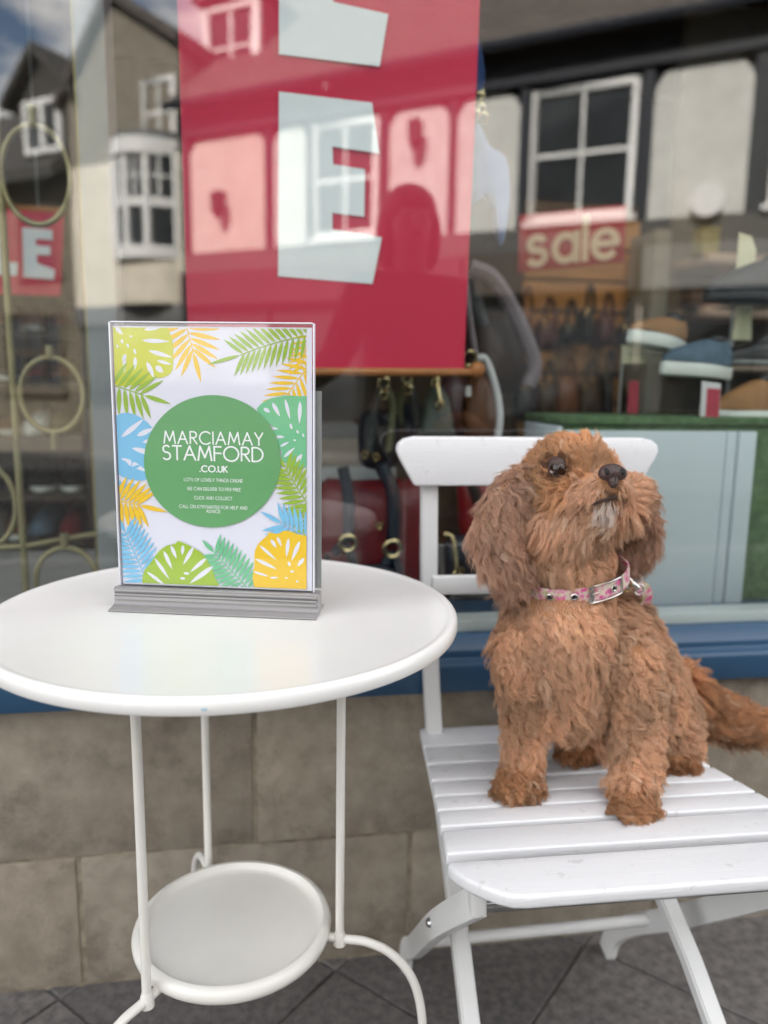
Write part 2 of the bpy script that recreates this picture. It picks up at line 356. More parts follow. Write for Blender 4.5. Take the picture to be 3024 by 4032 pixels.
# white inner bead along the bottom with a rounded corner, and the inner post
MB(off).box((GX0, GLASS_Y+0.006, 0.53), (0.918, GLASS_Y+0.05, 0.556)).build('glazing_bead', trim, shop, bevel=0.003)
cr = [(0.86, 0.5563), (1.25, 0.5563), (1.25, 0.66), (1.06, 0.645)] + [(0.90+0.155*math.sin(R(a))-0.0, 0.69-0.125*math.cos(R(a))) for a in range(70, -1, -10)]
MB(off).prism([(0.918, 0.5305), (GX1-0.001, 0.5305), (GX1-0.001, 0.66), (1.12, 0.648), (1.055, 0.635), (1.012, 0.612), (0.985, 0.588), (0.955, 0.567), (0.918, 0.5565)],
              (0, GLASS_Y+0.0065, 0), (1, 0, 0), (0, 0, 1), (0, 0.03, 0)).build('corner_bead', trim, shop, bevel=0.003)
postm = M('window_post_paint', (0.22, 0.23, 0.24), 0.5, var=0.06, scale=6)
MB(off).box((at(372, 1900, GLASS_Y+0.05).x, GLASS_Y+0.05, 0.53), (at(486, 1900, GLASS_Y+0.05).x, GLASS_Y+0.12, 2.6)).build('window_post', postm, shop, bevel=0.004)
# upper front, flanks and roof
MB(off).box((XL, 1.0, GZ1+0.075), (XR, 1.36, 2.9)).build('fascia', blue, shop, bevel=0.01)
up = MB(off)
up.box((XL, 1.06, 0.466), (GX0-0.075, 1.36, GZ1+0.07)); up.box((GX1+0.075, 1.06, 0.466), (XR, 1.36, GZ1+0.07))
up.box((XL, 1.08, 2.905), (XR, 1.36, 6.8)); up.box((XL, 1.365, -0.05), (XL+0.3, 9, 6.8)); up.box((XR-0.3, 1.365, -0.05), (XR, 9, 6.8)); up.box((XL+0.305, 8.7, -0.05), (XR-0.305, 9, 6.8))
up.build('wall', ash, shop)
MB(off).prism([(0.85, 6.75), (5.1, 9.6), (9.3, 6.75), (9.3, 6.95), (5.1, 9.85), (0.85, 6.95)], (XL-0.2, 0, 0), (0, 1, 0), (0, 0, 1), (XR-XL+0.4, 0, 0)).build('roof', slate, shop)
MB(off).box((XL+0.3, 1.365, 2.62), (XR-0.3, 8.7, 2.75)).build('ceiling', M('ceiling_paint', (0.2, 0.19, 0.18), 0.8), shop)
floorm = M('shop_floor_boards', (0.16, 0.1, 0.06), 0.5, scale=6, stretch=(1, 8, 1))
MB(off).box((XL+0.3, 1.365, -0.05), (XR-0.3, 8.7, 0.01)).build('shop_floor', floorm, shop)
bedm = M('display_bed_paint', (0.38, 0.37, 0.36), 0.6, var=0.1)
MB(off).box((GX0-0.05, 1.365, 0.40), (GX1+0.05, 1.95, 0.505)).build('display_bed', bedm, shop)
inw = M('shop_wall_paint', (0.09, 0.083, 0.072), 0.8, var=0.08)
iw = MB(off); iw.box((XL+0.305, 1.37, 0.015), (XL+0.35, 8.69, 2.61)); iw.box((XR-0.35, 1.37, 0.015), (XR-0.305, 8.69, 2.61)); iw.box((XL+0.355, 4.6, 0.015), (XR-0.355, 4.66, 2.61))
iw.build('interior_wall', inw, shop)
# neighbouring fronts continue the row
nb = M('neighbour_render', (0.45, 0.41, 0.34), 0.85, scale=5, bump=0.3)
for nm, x0, x1, hh, lab in (('neighbour_house', -12, XL-0.01, 6.4, 'plain rendered house joined to the shop with its door at the far end'), ('neighbour_house', XR+0.01, 12, 7.2, 'taller rendered house joined to the shop beside the rounded window corner')):
    t = thing(nm, lab, 'house', ((x0+x1)/2, WY, 0)); o2 = t.location
    MB(o2).box((x0, WY, -0.05), (x1, 9, hh)).build('wall', nb, t)
    MB(o2).prism([(0.9, hh-0.05), (5.1, hh+2.8), (9.3, hh-0.05), (9.3, hh+0.15), (5.1, hh+3.05), (0.9, hh+0.15)], (x0, 0, 0), (0, 1, 0), (0, 0, 1), (x1-x0, 0, 0)).build('roof', slate, t)
    for k in range(4):
        xx = x0+1.6+k*2.0
        if xx > x1-1: break
        w = MB(o2).box((xx-0.5, WY-0.02, 3.2), (xx+0.5, WY+0.004, 4.6)).build('window', trim, t, bevel=0.01)
        MB(o2).box((xx-0.43, WY-0.026, 3.28), (xx+0.43, WY-0.0205, 4.52)).build('pane', M('dark_pane', (0.02, 0.025, 0.03), 0.08), w)
    d = MB(o2).box((x0+0.6, WY-0.03, 0), (x0+1.5, WY+0.004, 2.1)).build('door', M('door_paint', (0.05, 0.09, 0.07), 0.4), t, bevel=0.01)
    MB(o2).ell((x0+1.4, WY-0.05, 1.0), 0.025, 0.025, 0.025).build('door_knob', M('brass_knob', (0.6, 0.45, 0.2), 0.3, metal=1), d, smooth=True)
# ================================================================== houses across the street (seen mirrored in the pane)
KS = 1.35
NV = Vector((0.573, 0.82, 0)).normalized(); DV = Vector((-NV.y, NV.x, 0)); P0V = Vector((2.80, 6.41, 0))*KS; CV = P0V.dot(NV)
ROTH = math.atan2(-DV.y, DV.x)
def fac(px, py, d=0.0):
    """pixel of the mirrored facade -> (along the facade, height); d = how far it stands proud of it"""
    r_ = pray(px, py); t = ((CV-d)-CAM.dot(NV))/r_.dot(NV); P = CAM+r_*t; return (P-P0V).dot(DV), P.z
HORG = mir(P0V); HORG.z = 0
navy = M('navy_timber', (0.008, 0.012, 0.022), 0.6, var=0.2, scale=3, stretch=(1, 1, 6))
render = M('white_render', (0.66, 0.66, 0.63), 0.9, var=0.12, scale=4, bump=0.8, bscale=30)
pinkr = M('warm_render', (0.68, 0.62, 0.55), 0.9, var=0.1, scale=4, bump=0.8, bscale=30)
sashw = M('white_sash', (0.8, 0.8, 0.79), 0.4, var=0.04)
pane = M('house_pane', (0.035, 0.04, 0.045), 0.06, var=0.3, scale=1.5)
tile = bpy.data.materials.new('roof_tiles')
def _tiles():
    t = nodes_of(tile); b = t.nodes['Principled BSDF']; b.inputs['Roughness'].default_value = 0.8
    tc = t.nodes.new('ShaderNodeTexCoord'); br = t.nodes.new('ShaderNodeTexBrick'); br.inputs['Scale'].default_value = 1.0
    mp = t.nodes.new('ShaderNodeMapping'); mp.inputs['Rotation'].default_value = (R(0), 0, 0)
    cb = t.nodes.new('ShaderNodeCombineXYZ'); sp = t.nodes.new('ShaderNodeSeparateXYZ')
    t.links.new(tc.outputs['Object'], sp.inputs[0]); t.links.new(sp.outputs['X'], cb.inputs['X']); t.links.new(sp.outputs['Z'], cb.inputs['Y'])
    t.links.new(cb.outputs[0], br.inputs['Vector'])
    br.inputs['Color1'].default_value = (0.15, 0.125, 0.105, 1); br.inputs['Color2'].default_value = (0.105, 0.09, 0.078, 1); br.inputs['Mortar'].default_value = (0.035, 0.03, 0.028, 1)
    br.inputs['Brick Width'].default_value = 0.18; br.inputs['Row Height'].default_value = 0.085; br.inputs['Mortar Size'].default_value = 0.012
    t.links.new(br.outputs['Color'], b.inputs['Base Color'])
    bp = t.nodes.new('ShaderNodeBump'); bp.inputs['Strength'].default_value = 0.8; bp.inputs['Distance'].default_value = 0.02
    t.links.new(br.outputs['Fac'], bp.inputs['Height']); bp.invert = True; t.links.new(bp.outputs[0], b.inputs['Normal'])
_tiles()
def house(name, label): return thing(name, label, 'house', HORG, (0, 0, ROTH), None)
def sash_window(h, s0, s1, z0, z1, nx=2, nz=2, y=-0.03, fw=0.075):
    """white framed window in local facade coordinates, panes set back"""
    f = MB()
    f.box((s0, y, z0), (s0+fw, y+0.1, z1)); f.box((s1-fw, y, z0), (s1, y+0.1, z1)); f.box((s0+fw, y, z1-fw), (s1-fw, y+0.1, z1)); f.box((s0+fw, y, z0), (s1-fw, y+0.1, z0+fw))
    f.box((s0-0.05, y-0.05, z0-0.07), (s1+0.05, y+0.1, z0-0.002))
    fo = f.build('window', sashw, h, bevel=0.008, bseg=1)
    w = (s1-s0-2*fw); hh = (z1-z0-2*fw); b = MB()
    for i in range(1, nx): b.box((s0+fw+w*i/nx-0.018, y+0.012, z0+fw), (s0+fw+w*i/nx+0.018, y+0.06, z1-fw))
    for k in range(1, nz): b.box((s0+fw, y+0.02, z0+fw+hh*k/nz-0.024), (s1-fw, y+0.07, z0+fw+hh*k/nz+0.024))
    b.build('glazing_bar', sashw, fo)
    for i in range(nx):
        for k in range(nz):
            MB().box((s0+fw+w*i/nx, y+0.045, z0+fw+hh*k/nz), (s0+fw+w*(i+1)/nx, y+0.052, z0+fw+hh*(k+1)/nz)).build('pane', pane, fo)
    return fo
# ---- timber framed house
tf = house('timber_framed_house', 'low timber framed house with navy beams and white render panels across the street')
EZ = 4.62; S0, S1 = -4.6, fac(722, 700)[0]; BZ = 2.78
MB().box((S0, 0.06, -0.12), (S1, 5.5, EZ-0.05)).build('wall', pinkr, tf)
MB().box((S0, -0.10, EZ-0.32), (S1, 0.058, EZ+0.02)).build('beam', navy, tf, bevel=0.01, bseg=1)
MB().box((S0, -0.06, BZ-0.32), (S1, 0.058, BZ-0.04)).build('beam', M('grey_bressummer', (0.09, 0.085, 0.08), 0.7), tf, bevel=0.01, bseg=1)
MB().prism([(-0.3, EZ-0.0), (2.9, EZ+2.75), (6.1, EZ-0.05), (6.1, EZ+0.07), (2.9, EZ+2.9), (-0.3, EZ+0.12)], (S0, 0, 0), (0, 1, 0), (0, 0, 1), (S1-S0, 0, 0)).build('roof', tile, tf)
MB().tube([(S0, -0.36, EZ+0.05), (S1, -0.36, EZ+0.03)], 0.06, 8).build('gutter', navy, tf, smooth=True)
posts = [fac(x, 600)[0] for x in (2985, 2540, 2064, 1785, 1520, 1224, 1062, 735)]
posts = [-4.5, -3.2] + posts
PW = [0.16, 0.16, 0.17, 0.12, 0.11, 0.09, 0.09, 0.09, 0.12, 0.12]
for s_, w in zip(posts, PW): MB().box((s_-w/2, -0.05, BZ-0.038), (s_+w/2, 0.0575, EZ-0.322)).build('timber_post', navy, tf, bevel=0.008, bseg=1)
def panel(a, b, m, braces=True):
    z0, z1 = BZ-0.03, EZ-0.33; n = 0.16
    MB().prism([(a, z0), (b, z0), (b, z1-n*1.3), (b-n*0.5 if b > a else b+n*0.5, z1-n*0.5), (b-n if b > a else b+n, z1), (a+n if b > a else a-n, z1), (a+n*0.5 if b > a else a-n*0.5, z1-n*0.5), (a, z1-n*1.3)],
               (0, 0.0, 0), (1, 0, 0), (0, 0, 1), (0, 0.05, 0)).build('render_panel', m, tf)
    MB().box((min(a, b), 0.03, z0), (max(a, b), 0.055, z1)).build('backing_timber', navy, tf)
for i, kind in ((0, 'p'), (1, 'w'), (2, 'p'), (3, 'w'), (4, 'p'), (5, 'p'), (6, 'w'), (7, 'p'), (8, 'q')):
    a, b = posts[i]+PW[i]/2+0.003, posts[i+1]-PW[i+1]/2-0.003
    if a > b: a, b = b, a
    if kind == 'w':
        MB().box((a, 0.02, BZ-0.03), (b, 0.055, EZ-0.33)).build('backing_timber', navy, tf)
        sash_window(tf, a+0.03, b-0.03, BZ+0.02, EZ-0.40, y=-0.075)
    else: panel(a, b, render if kind == 'p' else pinkr)
lanm = M('lantern_iron', (0.02, 0.015, 0.012), 0.5); ornm = M('amber_lantern_glass', (0.55, 0.2, 0.08), 0.3)
for px, py in ((890, 810), (1660, 540)):
    s_, z_ = fac(px, py); l = MB().box((s_-0.02, -0.2, z_+0.14), (s_+0.02, 0.03, z_+0.17)).lathe([(0.03, 0.16), (0.1, 0.1), (0.085, -0.12), (0.03, -0.2)], (s_, -0.2, z_), 8).build('wall_lantern', lanm, tf)
    MB().lathe([(0.092, 0.0), (0.096, 0.09)], (s_, -0.2, z_), 8).build('lantern_glass', ornm, l)
# ground floor shop fronts of the timber house
shopg = M('grey_fascia', (0.17, 0.17, 0.165), 0.5, var=0.08); shopd = M('dark_shopfront', (0.03, 0.03, 0.032), 0.35)
x0 = S0
for s_a, s_b, m in ((S0, fac(2545, 850)[0], shopg), (fac(2535, 850)[0], fac(1850, 850)[0], M('brown_fascia', (0.07, 0.052, 0.042), 0.5)), (fac(1840, 850)[0], S1-0.02, M('plum_fascia', (0.07, 0.03, 0.035), 0.5))):
    MB().box((s_a, -0.16, 1.98), (s_b, 0.0585, BZ-0.33)).build('fascia', m, tf, bevel=0.01, bseg=1)
    n = max(2, int((s_b-s_a)/1.1)); w = (s_b-s_a)/n
    for i in range(n):
        f = MB().box((s_a+w*i, -0.05, 0.55), (s_a+w*i+0.07, 0.0585, 1.97)).box((s_a+w*i+0.07, -0.05, 1.9), (s_a+w*i+w, 0.0585, 1.97)).box((s_a+w*i, -0.09, -0.1), (s_a+w*i+w, 0.0585, 0.545)).build('shopfront_bay', shopd if m is not shopg else shopg, tf)
        MB().box((s_a+w*i+0.07, 0.02, 0.55), (s_a+w*i+w, 0.03, 1.9)).build('pane', pane, f)
s_, z_ = fac(2790, 800); MB().prism(arc(0, 0, 0.17, 0, 360, 20)[:-1], (s_, -0.19, z_), (1, 0, 0), (0, 0, 1), (0, 0.028, 0)).build('round_emblem', sashw, tf)
# dormer on the tiled roof
a, b = fac(865, 300, -1.0)[0], fac(1060, 300, -1.0)[0]; a, b = max(a, b), min(a, b)
dm = MB().box((b, 0.75, EZ+0.55), (a, 2.6, EZ+1.75)).build('dormer', M('dormer_cheek', (0.13, 0.12, 0.11), 0.8), tf)
f = MB(); f.box((b-0.06, 0.66, EZ+0.52), (b+0.08, 0.745, EZ+1.72)); f.box((a-0.08, 0.66, EZ+0.52), (a+0.06, 0.745, EZ+1.72)); f.box((b+0.08, 0.66, EZ+1.6), (a-0.08, 0.745, EZ+1.72)); f.box((b+0.08, 0.66, EZ+0.52), (a-0.08, 0.745, EZ+0.62)); f.box((b+0.08, 0.68, EZ+1.08), (a-0.08, 0.74, EZ+1.13)); f.box(((a+b)/2-0.03, 0.68, EZ+0.62), ((a+b)/2+0.03, 0.74, EZ+1.6))
f.build('dormer_window', sashw, dm, bevel=0.006, bseg=1); MB().box((b+0.08, 0.715, EZ+0.62), (a-0.08, 0.72, EZ+1.6)).build('pane', pane, dm)
MB().prism([(b-0.15, EZ+1.755), (a+0.15, EZ+1.755), (a+0.15, EZ+1.83), (b-0.15, EZ+1.83)], (0, 0.55, 0), (1, 0, 0), (0, 0, 1), (0, 2.2, 0)).build('dormer_roof', tile, dm)
# ---- cream house with a bow window
ch = house('bow_window_house', 'cream rendered house with a white bow window and steep stone gable')
C0, C1 = S1+0.02, fac(290, 900)[0]
creamm = M('cream_render', (0.72, 0.66, 0.55), 0.9, var=0.1, scale=3, bump=0.4, bscale=30); stoneg = M('gable_stone', (0.27, 0.24, 0.19), 0.9, scale=8, bump=0.6, col2=(0.18, 0.16, 0.13))
zc = fac(500, 690)[1]
MB().box((C0, -0.02, 2.05), (C1, 5.5, zc+0.2)).build('wall', creamm, ch)
MB().box((C0, -0.08, 1.75), (C1, 5.5, 2.045)).build('fascia', M('grey_fascia_b', (0.14, 0.14, 0.14), 0.5), ch, bevel=0.01)
g = MB().box((C0, 0.05, -0.12), (C1, 5.5, 1.745)).build('ground_floor', M('grey_shopfront', (0.1, 0.1, 0.098), 0.5), ch)
for k in range(3):
    w = (C1-C0)/3; MB().box((C0+w*k+0.08, 0.03, 0.5), (C0+w*(k+1)-0.06, 0.045, 1.65)).build('pane', pane, g)
# gable: stone wall, roof slopes
gz = zc+0.203; mid = fac(430, 190)[0]
apex = 6.35
MB().prism([(C0, gz), (C1, gz), (C1, gz+1.0), ((C0+C1)/2+0.1, apex), (C0, gz+1.45)], (0, 0.0, 0), (1, 0, 0), (0, 0, 1), (0, 5.4, 0)).build('gable', stoneg, ch)
MB().prism([(C1+0.15, gz+0.85), ((C0+C1)/2+0.1, apex+0.02), (C0-0.1, gz+1.4), (C0-0.1, gz+1.55), ((C0+C1)/2+0.1, apex+0.17), (C1+0.15, gz+1.0)], (0, -0.15, 0), (1, 0, 0), (0, 0, 1), (0, 5.8, 0)).build('roof', tile, ch)
sash_window(ch, fac(690, 470)[0]-0.02, fac(565, 470)[0], gz+0.12, gz+1.05, 2, 2, -0.03)
cm = MB().box((C0-0.1, 1.6, gz+1.0), (C0+0.55, 2.3, apex+1.4)).build('chimney', M('chimney_brick', (0.2, 0.13, 0.09), 0.9, scale=15), ch)
# bow window: curved, glazing bars, apron and lead cap
bs0, bs1 = fac(705, 760)[0], fac(455, 760)[0]; bc = (bs0+bs1)/2; bw = (bs1-bs0)/2; z0, z1 = fac(580, 1000)[1], fac(580, 600)[1]
def bow(u, d=0.0): return (bc+bw*u, -0.02-(0.42+d)*math.cos(u*math.pi/2)**0.8 if abs(u) < 1 else -0.02)
def bowring(za, zb, d, nm, m, par=ch):
    us = [-1+2*i/14 for i in range(15)]; P = [bow(u, d) for u in us]; P = [(p[0], p[1]) for p in P]
    return MB().prism(P, (0, 0, za), (1, 0, 0), (0, 1, 0), (0, 0, zb-za)).build(nm, m, par)
bwn = bowring(z0-0.12, z0+0.06, 0.03, 'bow_window', sashw); bowring(z1-0.12, z1+0.1, 0.05, 'cornice', sashw, bwn); bowring(z1+0.102, z1+0.2, -0.03, 'lead_cap', M('lead', (0.12, 0.125, 0.13), 0.6), bwn)
bowring(z0+0.062, z1-0.122, -0.05, 'pane', pane, bwn); bowring(z0+0.6, z0+0.72, 0.0, 'transom', sashw, bwn)
for u in (-0.96, -0.48, 0.0, 0.48, 0.96):
    p = bow(u, 0.0); MB().box((p[0]-0.05, p[1]-0.01, z0+0.062), (p[0]+0.05, p[1]+0.1, z1-0.122)).build('mullion', sashw, bwn)
for u in (-0.72, -0.24, 0.24, 0.72):
    p = bow(u, -0.02); MB().box((p[0]-0.016, p[1]-0.01, z0+0.73), (p[0]+0.016, p[1]+0.06, z1-0.122)).build('glazing_bar', sashw, bwn)
for zz in (z0+1.02, z0+1.3):
    if zz < z1-0.15: bowring(zz-0.014, zz+0.014, -0.02, 'glazing_bar', sashw, bwn)
bowring(z0-0.75, z0-0.125, -0.08, 'apron', creamm, bwn)
# ---- dark stone house with a dormer further along
dh = house('stone_dormer_house', 'dark stone house with a gabled roof dormer further along the street')
D0, D1 = C1+0.03, C1+6.5; dstone = M('dark_house_stone', (0.2, 0.175, 0.13), 0.9, scale=7, bump=0.5, col2=(0.12, 0.105, 0.08)); dslate = M('dark_slate', (0.05, 0.048, 0.045), 0.7, scale=18, bump=0.4)
DE = fac(140, 640)[1]-0.2
MB().box((D0, 0.1, -0.12), (D1, 5.5, DE)).build('wall', dstone, dh)
MB().prism([(-0.35, DE-0.15), (3.2, DE+2.2), (6.3, DE-0.1), (6.3, DE+0.08), (3.2, DE+2.4), (-0.35, DE+0.03)], (D0, 0, 0), (0, 1, 0), (0, 0, 1), (D1-D0, 0, 0)).build('roof', dslate, dh)
da = fac(170, 400)[0]; dmm = MB().prism([(da-0.55, DE+0.25), (da+0.55, DE+0.25), (da+0.55, DE+1.15), (da, DE+1.7), (da-0.55, DE+1.15)], (0, 0.0, 0), (1, 0, 0), (0, 0, 1), (0, 2.6, 0)).build('dormer', dslate, dh)
MB().prism([(da-0.75, DE+1.0), (da, DE+1.75), (da+0.75, DE+1.0), (da+0.75, DE+1.12), (da, DE+1.9), (da-0.75, DE+1.12)], (0, -0.2, 0), (1, 0, 0), (0, 0, 1), (0, 3.0, 0)).build('dormer_roof', dslate, dmm)
f = MB()
for k in (-1, 0, 1): f.box((da+k*0.36-0.05, -0.06, DE+0.3), (da+k*0.36+0.05, -0.003, DE+1.1))
f.box((da-0.41, -0.055, DE+1.02), (da+0.41, -0.004, DE+1.1)); f.box((da-0.41, -0.055, DE+0.3), (da+0.41, -0.004, DE+0.38)); f.build('dormer_window', sashw, dmm)
MB().box((da-0.4, -0.02, DE+0.36), (da+0.4, -0.0035, DE+1.04)).build('pane', pane, dmm)
sashw = M('brown_sash', (0.12, 0.1, 0.07), 0.6)
for k in range(4): sash_window(dh, D0+0.4+k*1.5, D0+1.3+k*1.5, 2.6, DE-0.45, 2, 3, 0.05)
for k in range(3): sash_window(dh, D0+0.4+k*2, D0+1.8+k*2, 0.7, 2.0, 3, 2, 0.05)
# opposite pavement
MB().box((-6, -1.7, -0.2), (9, 0.3, -0.01)).build('opposite_pavement', slabm, None, kind='structure').matrix_world = Matrix.Translation(HORG) @ Matrix.Rotation(ROTH, 4, 'Z')
# ================================================================== inside the window
def ppoly(poly, y, th, name, m, parent=None, bevel=0.0, off=(0, 0, 0), **tg):
    """upright board whose outline follows pixels, standing at depth y with its own thickness"""
    P = [at(px, py, y) for px, py in poly]
    return MB(off).prism([(p.x, p.z) for p in P], (0, y, 0), (1, 0, 0), (0, 0, 1), (0, th, 0)).build(name, m, parent, bevel=bevel, **tg)
def pillow(mb, poly, y, th, rings=4):
    P = [Vector((at(px, py, y).x, 0, at(px, py, y).z)) for px, py in poly]; P = smooth_path([P[-1]]+P+P[:2], 3)[3:-3][:len(P)*3]; c = sum(P, Vector())/len(P); n = len(P); vs = []; fs = []
    prof = [(math.sin(math.pi/2*k/rings), -math.cos(math.pi/2*k/rings)) for k in range(rings+1)]
    prof = prof + [(a, -b) for a, b in prof[-2::-1]]
    for s_, d in prof:
        s2 = s_**0.55 if s_ > 0 else 0
        vs += [c+(p-c)*max(s2, 0.001)+Vector((0, y+th/2+d*th/2, 0)) for p in P]
    for i in range(len(prof)-1):
        fs += [(i*n+k, i*n+(k+1) % n, (i+1)*n+(k+1) % n, (i+1)*n+k) for k in range(n)]
    return mb.add(vs, fs)
def soft(mbuilder, name, m, parent=None, **tg):
    me = mbuilder.mesh(name, smooth=True); bm = bmesh.new(); bm.from_mesh(me); bmesh.ops.recalc_face_normals(bm, faces=bm.faces); bm.to_mesh(me); bm.free()
    o = bpy.data.objects.new(name, me); me.materials.append(m); link(o, parent)
    if tg: tag(o, **tg)
    return o
def strap(mb, pts, y, r=0.004, w=None):
    P = smooth_path([at(px, py, y) for px, py in pts], 6)
    return mb.tube(P, r, 8)
gold = M('gold_metal', (0.75, 0.6, 0.32), 0.25, metal=1.0, var=0.1); brass = M('brass_tube', (0.30, 0.26, 0.14), 0.45, metal=0.5, var=0.15, scale=20)
redcl = M('red_banner_cloth', (0.62, 0.02, 0.07), 0.75, var=0.05, scale=3, bump=0.1, bscale=200, sheen=0.2)
palet = M('pale_banner_print', (0.80, 0.82, 0.85), 0.75, var=0.03)
BY = 1.262
bn = thing('sale_banner', 'long red cloth banner with big pale letters hanging in the shop window', 'banner', tuple(at(1290, 1460, BY)))
bo = bn.location
def banner_mesh():
    mb = MB(bo); nx, nz = 24, 30; vs = []
    q = [at(744, 1452, BY), at(1826, 1470, BY), at(1866, -60, BY), at(686, -60, BY)]; zt = 1.95
    q[2] = Vector((q[1].x+0.012, BY, zt)); q[3] = Vector((q[0].x-0.006, BY, zt))
    for k in range(nz+1):
        for i in range(nx+1):
            a = q[0].lerp(q[1], i/nx); b = q[3].lerp(q[2], i/nx); p = a.lerp(b, k/nz)
            vs.append(p+Vector((0, 0.0012*math.sin(i/nx*9+k*0.12)+0.0008*math.sin(k*0.5+i*0.2), 0)))
    for v in list(vs): vs.append(v+Vector((0, 0.0015, 0)))
    N = (nx+1)*(nz+1); fs = []
    for k in range(nz):
        for i in range(nx):
            a = k*(nx+1)+i; fs.append((a, a+1, a+nx+2, a+nx+1)); fs.append((N+a, N+a+nx+1, N+a+nx+2, N+a+1))
    rim = [i for i in range(nx+1)] + [k*(nx+1)+nx for k in range(1, nz+1)] + [nz*(nx+1)+i for i in range(nx-1, -1, -1)] + [k*(nx+1) for k in range(nz-1, 0, -1)]
    for a, b in zip(rim, rim[1:]+rim[:1]): fs.append((b, a, N+a, N+b))
    return mb.add(vs, fs)
soft(banner_mesh(), 'cloth', redcl, bn)
E_PX = [(1098, 360), (1465, 404), (1493, 603), (1309, 577), (1312, 647), (1437, 666), (1434, 853), (1309, 838), (1309, 903), (1504, 934), (1467, 1118), (1095, 1088)]
L_PX = [(1098, -330), (1312, -330), (1312, 7), (1529, 55), (1495, 261), (1098, 213)]
for poly in (E_PX, L_PX): ppoly(poly, BY-0.0030, 0.0008, 'letter', palet, bn, off=bo)
woodd = M('dowel_wood', (0.42, 0.16, 0.05), 0.4, var=0.2, scale=20, stretch=(1, 8, 8))
a, b = at(735, 1462, BY), at(1856, 1466, BY); dw = MB(bo).tube([a, b], 0.007, 10).build('dowel', woodd, bn, smooth=True)
for p in (at(730, 1462, BY), at(1880, 1456, BY)): MB(bo).ell(p, 0.0135, 0.0135, 0.0135).build('finial', woodd, dw, smooth=True)

# ---- handbags on the display bed
redl = M('dark_red_leather', (0.17, 0.008, 0.012), 0.38, var=0.2, scale=8, bump=0.2, bscale=150); navyl = M('navy_leather', (0.014, 0.02, 0.034), 0.35, var=0.2, scale=8, bump=0.2)
blackl = M('black_leather', (0.012, 0.011, 0.012), 0.35, var=0.3, scale=9); oliv = M('sage_leather', (0.10, 0.12, 0.10), 0.5, var=0.15); brnl = M('brown_leather', (0.16, 0.065, 0.03), 0.4, var=0.25, scale=9)
maro = M('maroon_leather', (0.07, 0.022, 0.025), 0.4, var=0.2); whit = M('white_strap', (0.68, 0.66, 0.66), 0.5, var=0.05); mauv = M('mauve_grey_leather', (0.24, 0.19, 0.21), 0.5, var=0.15); tanl = M('tan_leather', (0.3, 0.15, 0.06), 0.45, var=0.2)
def ring(mb, px, py, y, r, t=0.0022):
    c = at(px, py, y); return mb.tube([(c.x+r*math.cos(a), c.y-0.004*math.sin(a), c.z+r*math.sin(a)) for a in [2*math.pi*k/18 for k in range(18)]], t, 7, closed=True)
def bag(label, base, body, y, th, m, straps=(), strapm=None, rings=(), extra=None):
    t = thing('handbag', label, 'handbag', tuple(at(*base, y)), group='handbags in the shop window'); o = t.location
    soft(pillow(MB(o), body, y, th), 'body', m, t)
    for s_ in straps: soft(strap(MB(o), s_[0], y+s_[1], s_[2]), 'strap', s_[3] if len(s_) > 3 else strapm or m, t)
    for r_ in rings: soft(ring(MB(o), *r_), 'ring', gold, t)
    if extra: extra(t, o)
    return t
bag('dark red leather tote with navy straps and two gold rings beside the round table', (1500, 2440), [(1262, 1930), (1400, 1905), (1560, 1900), (1720, 1912), (1742, 2150), (1755, 2330), (1740, 2445), (1500, 2460), (1265, 2450), (1245, 2300)], 1.40, 0.10, redl,
    [([(1350, 1840), (1372, 1960), (1372, 2130)], -0.012, 0.011, navyl), ([(1500, 1830), (1548, 1950), (1548, 2140)], -0.012, 0.013, navyl), ([(1310, 2180), (1370, 2160), (1440, 2400)], -0.016, 0.009, navyl), ([(1480, 2330), (1548, 2180), (1600, 2450)], -0.016, 0.010, navyl)],
    rings=[(1370, 2140, 1.372, 0.015, 0.004), (1546, 2162, 1.372, 0.016, 0.004), (1495, 2070, 1.38, 0.006, 0.003)])
bag('black bag with a silver buckle leaning against the red tote', (1420, 2420), [(1262, 2250), (1420, 2235), (1560, 2250), (1580, 2430), (1420, 2450), (1255, 2440)], 1.35, 0.04, navyl, [([(1290, 2180), (1290, 2300), (1300, 2420)], -0.004, 0.006, blackl)], rings=[(1300, 2310, 1.343, 0.008, 0.003)])
bag('bright dark red leather bag behind the chair back with a black strap', (1920, 2130), [(1830, 1900), (1960, 1890), (2060, 1905), (2070, 2060), (2050, 2150), (1900, 2155), (1835, 2120), (1825, 2000)], 1.40, 0.08, M('red_leather', (0.26, 0.008, 0.015), 0.4, var=0.15), [([(1850, 1880), (1885, 1980), (1930, 2100)], -0.01, 0.011, blackl)], rings=[(1905, 2085, 1.375, 0.009, 0.003), (1940, 2080, 1.375, 0.009, 0.003)])
bag('navy leather bag with a gold chain strap behind the chair back', (1900, 2400), [(1775, 2130), (1900, 2120), (2040, 2135), (2060, 2280), (2050, 2420), (1900, 2440), (1770, 2420), (1765, 2270)], 1.34, 0.06, navyl, [([(1745, 2100), (1780, 2120), (1795, 2230), (1790, 2260)], -0.006, 0.005, gold)], rings=[(1812, 2250, 1.33, 0.006, 0.003), (1975, 2200, 1.33, 0.006, 0.003)])
bag('small black bag lying on the display bed below the chair rail', (1920, 2470), [(1780, 2335), (1920, 2325), (2060, 2340), (2070, 2460), (1920, 2480), (1775, 2470)], 1.30, 0.05, blackl)
bag('slim dark red bag standing behind the navy bag', (1660, 2440), [(1585, 1960), (1680, 1950), (1700, 2200), (1700, 2440), (1600, 2445), (1580, 2200)], 1.52, 0.06, M('deep_red_leather', (0.12, 0.005, 0.01), 0.4))
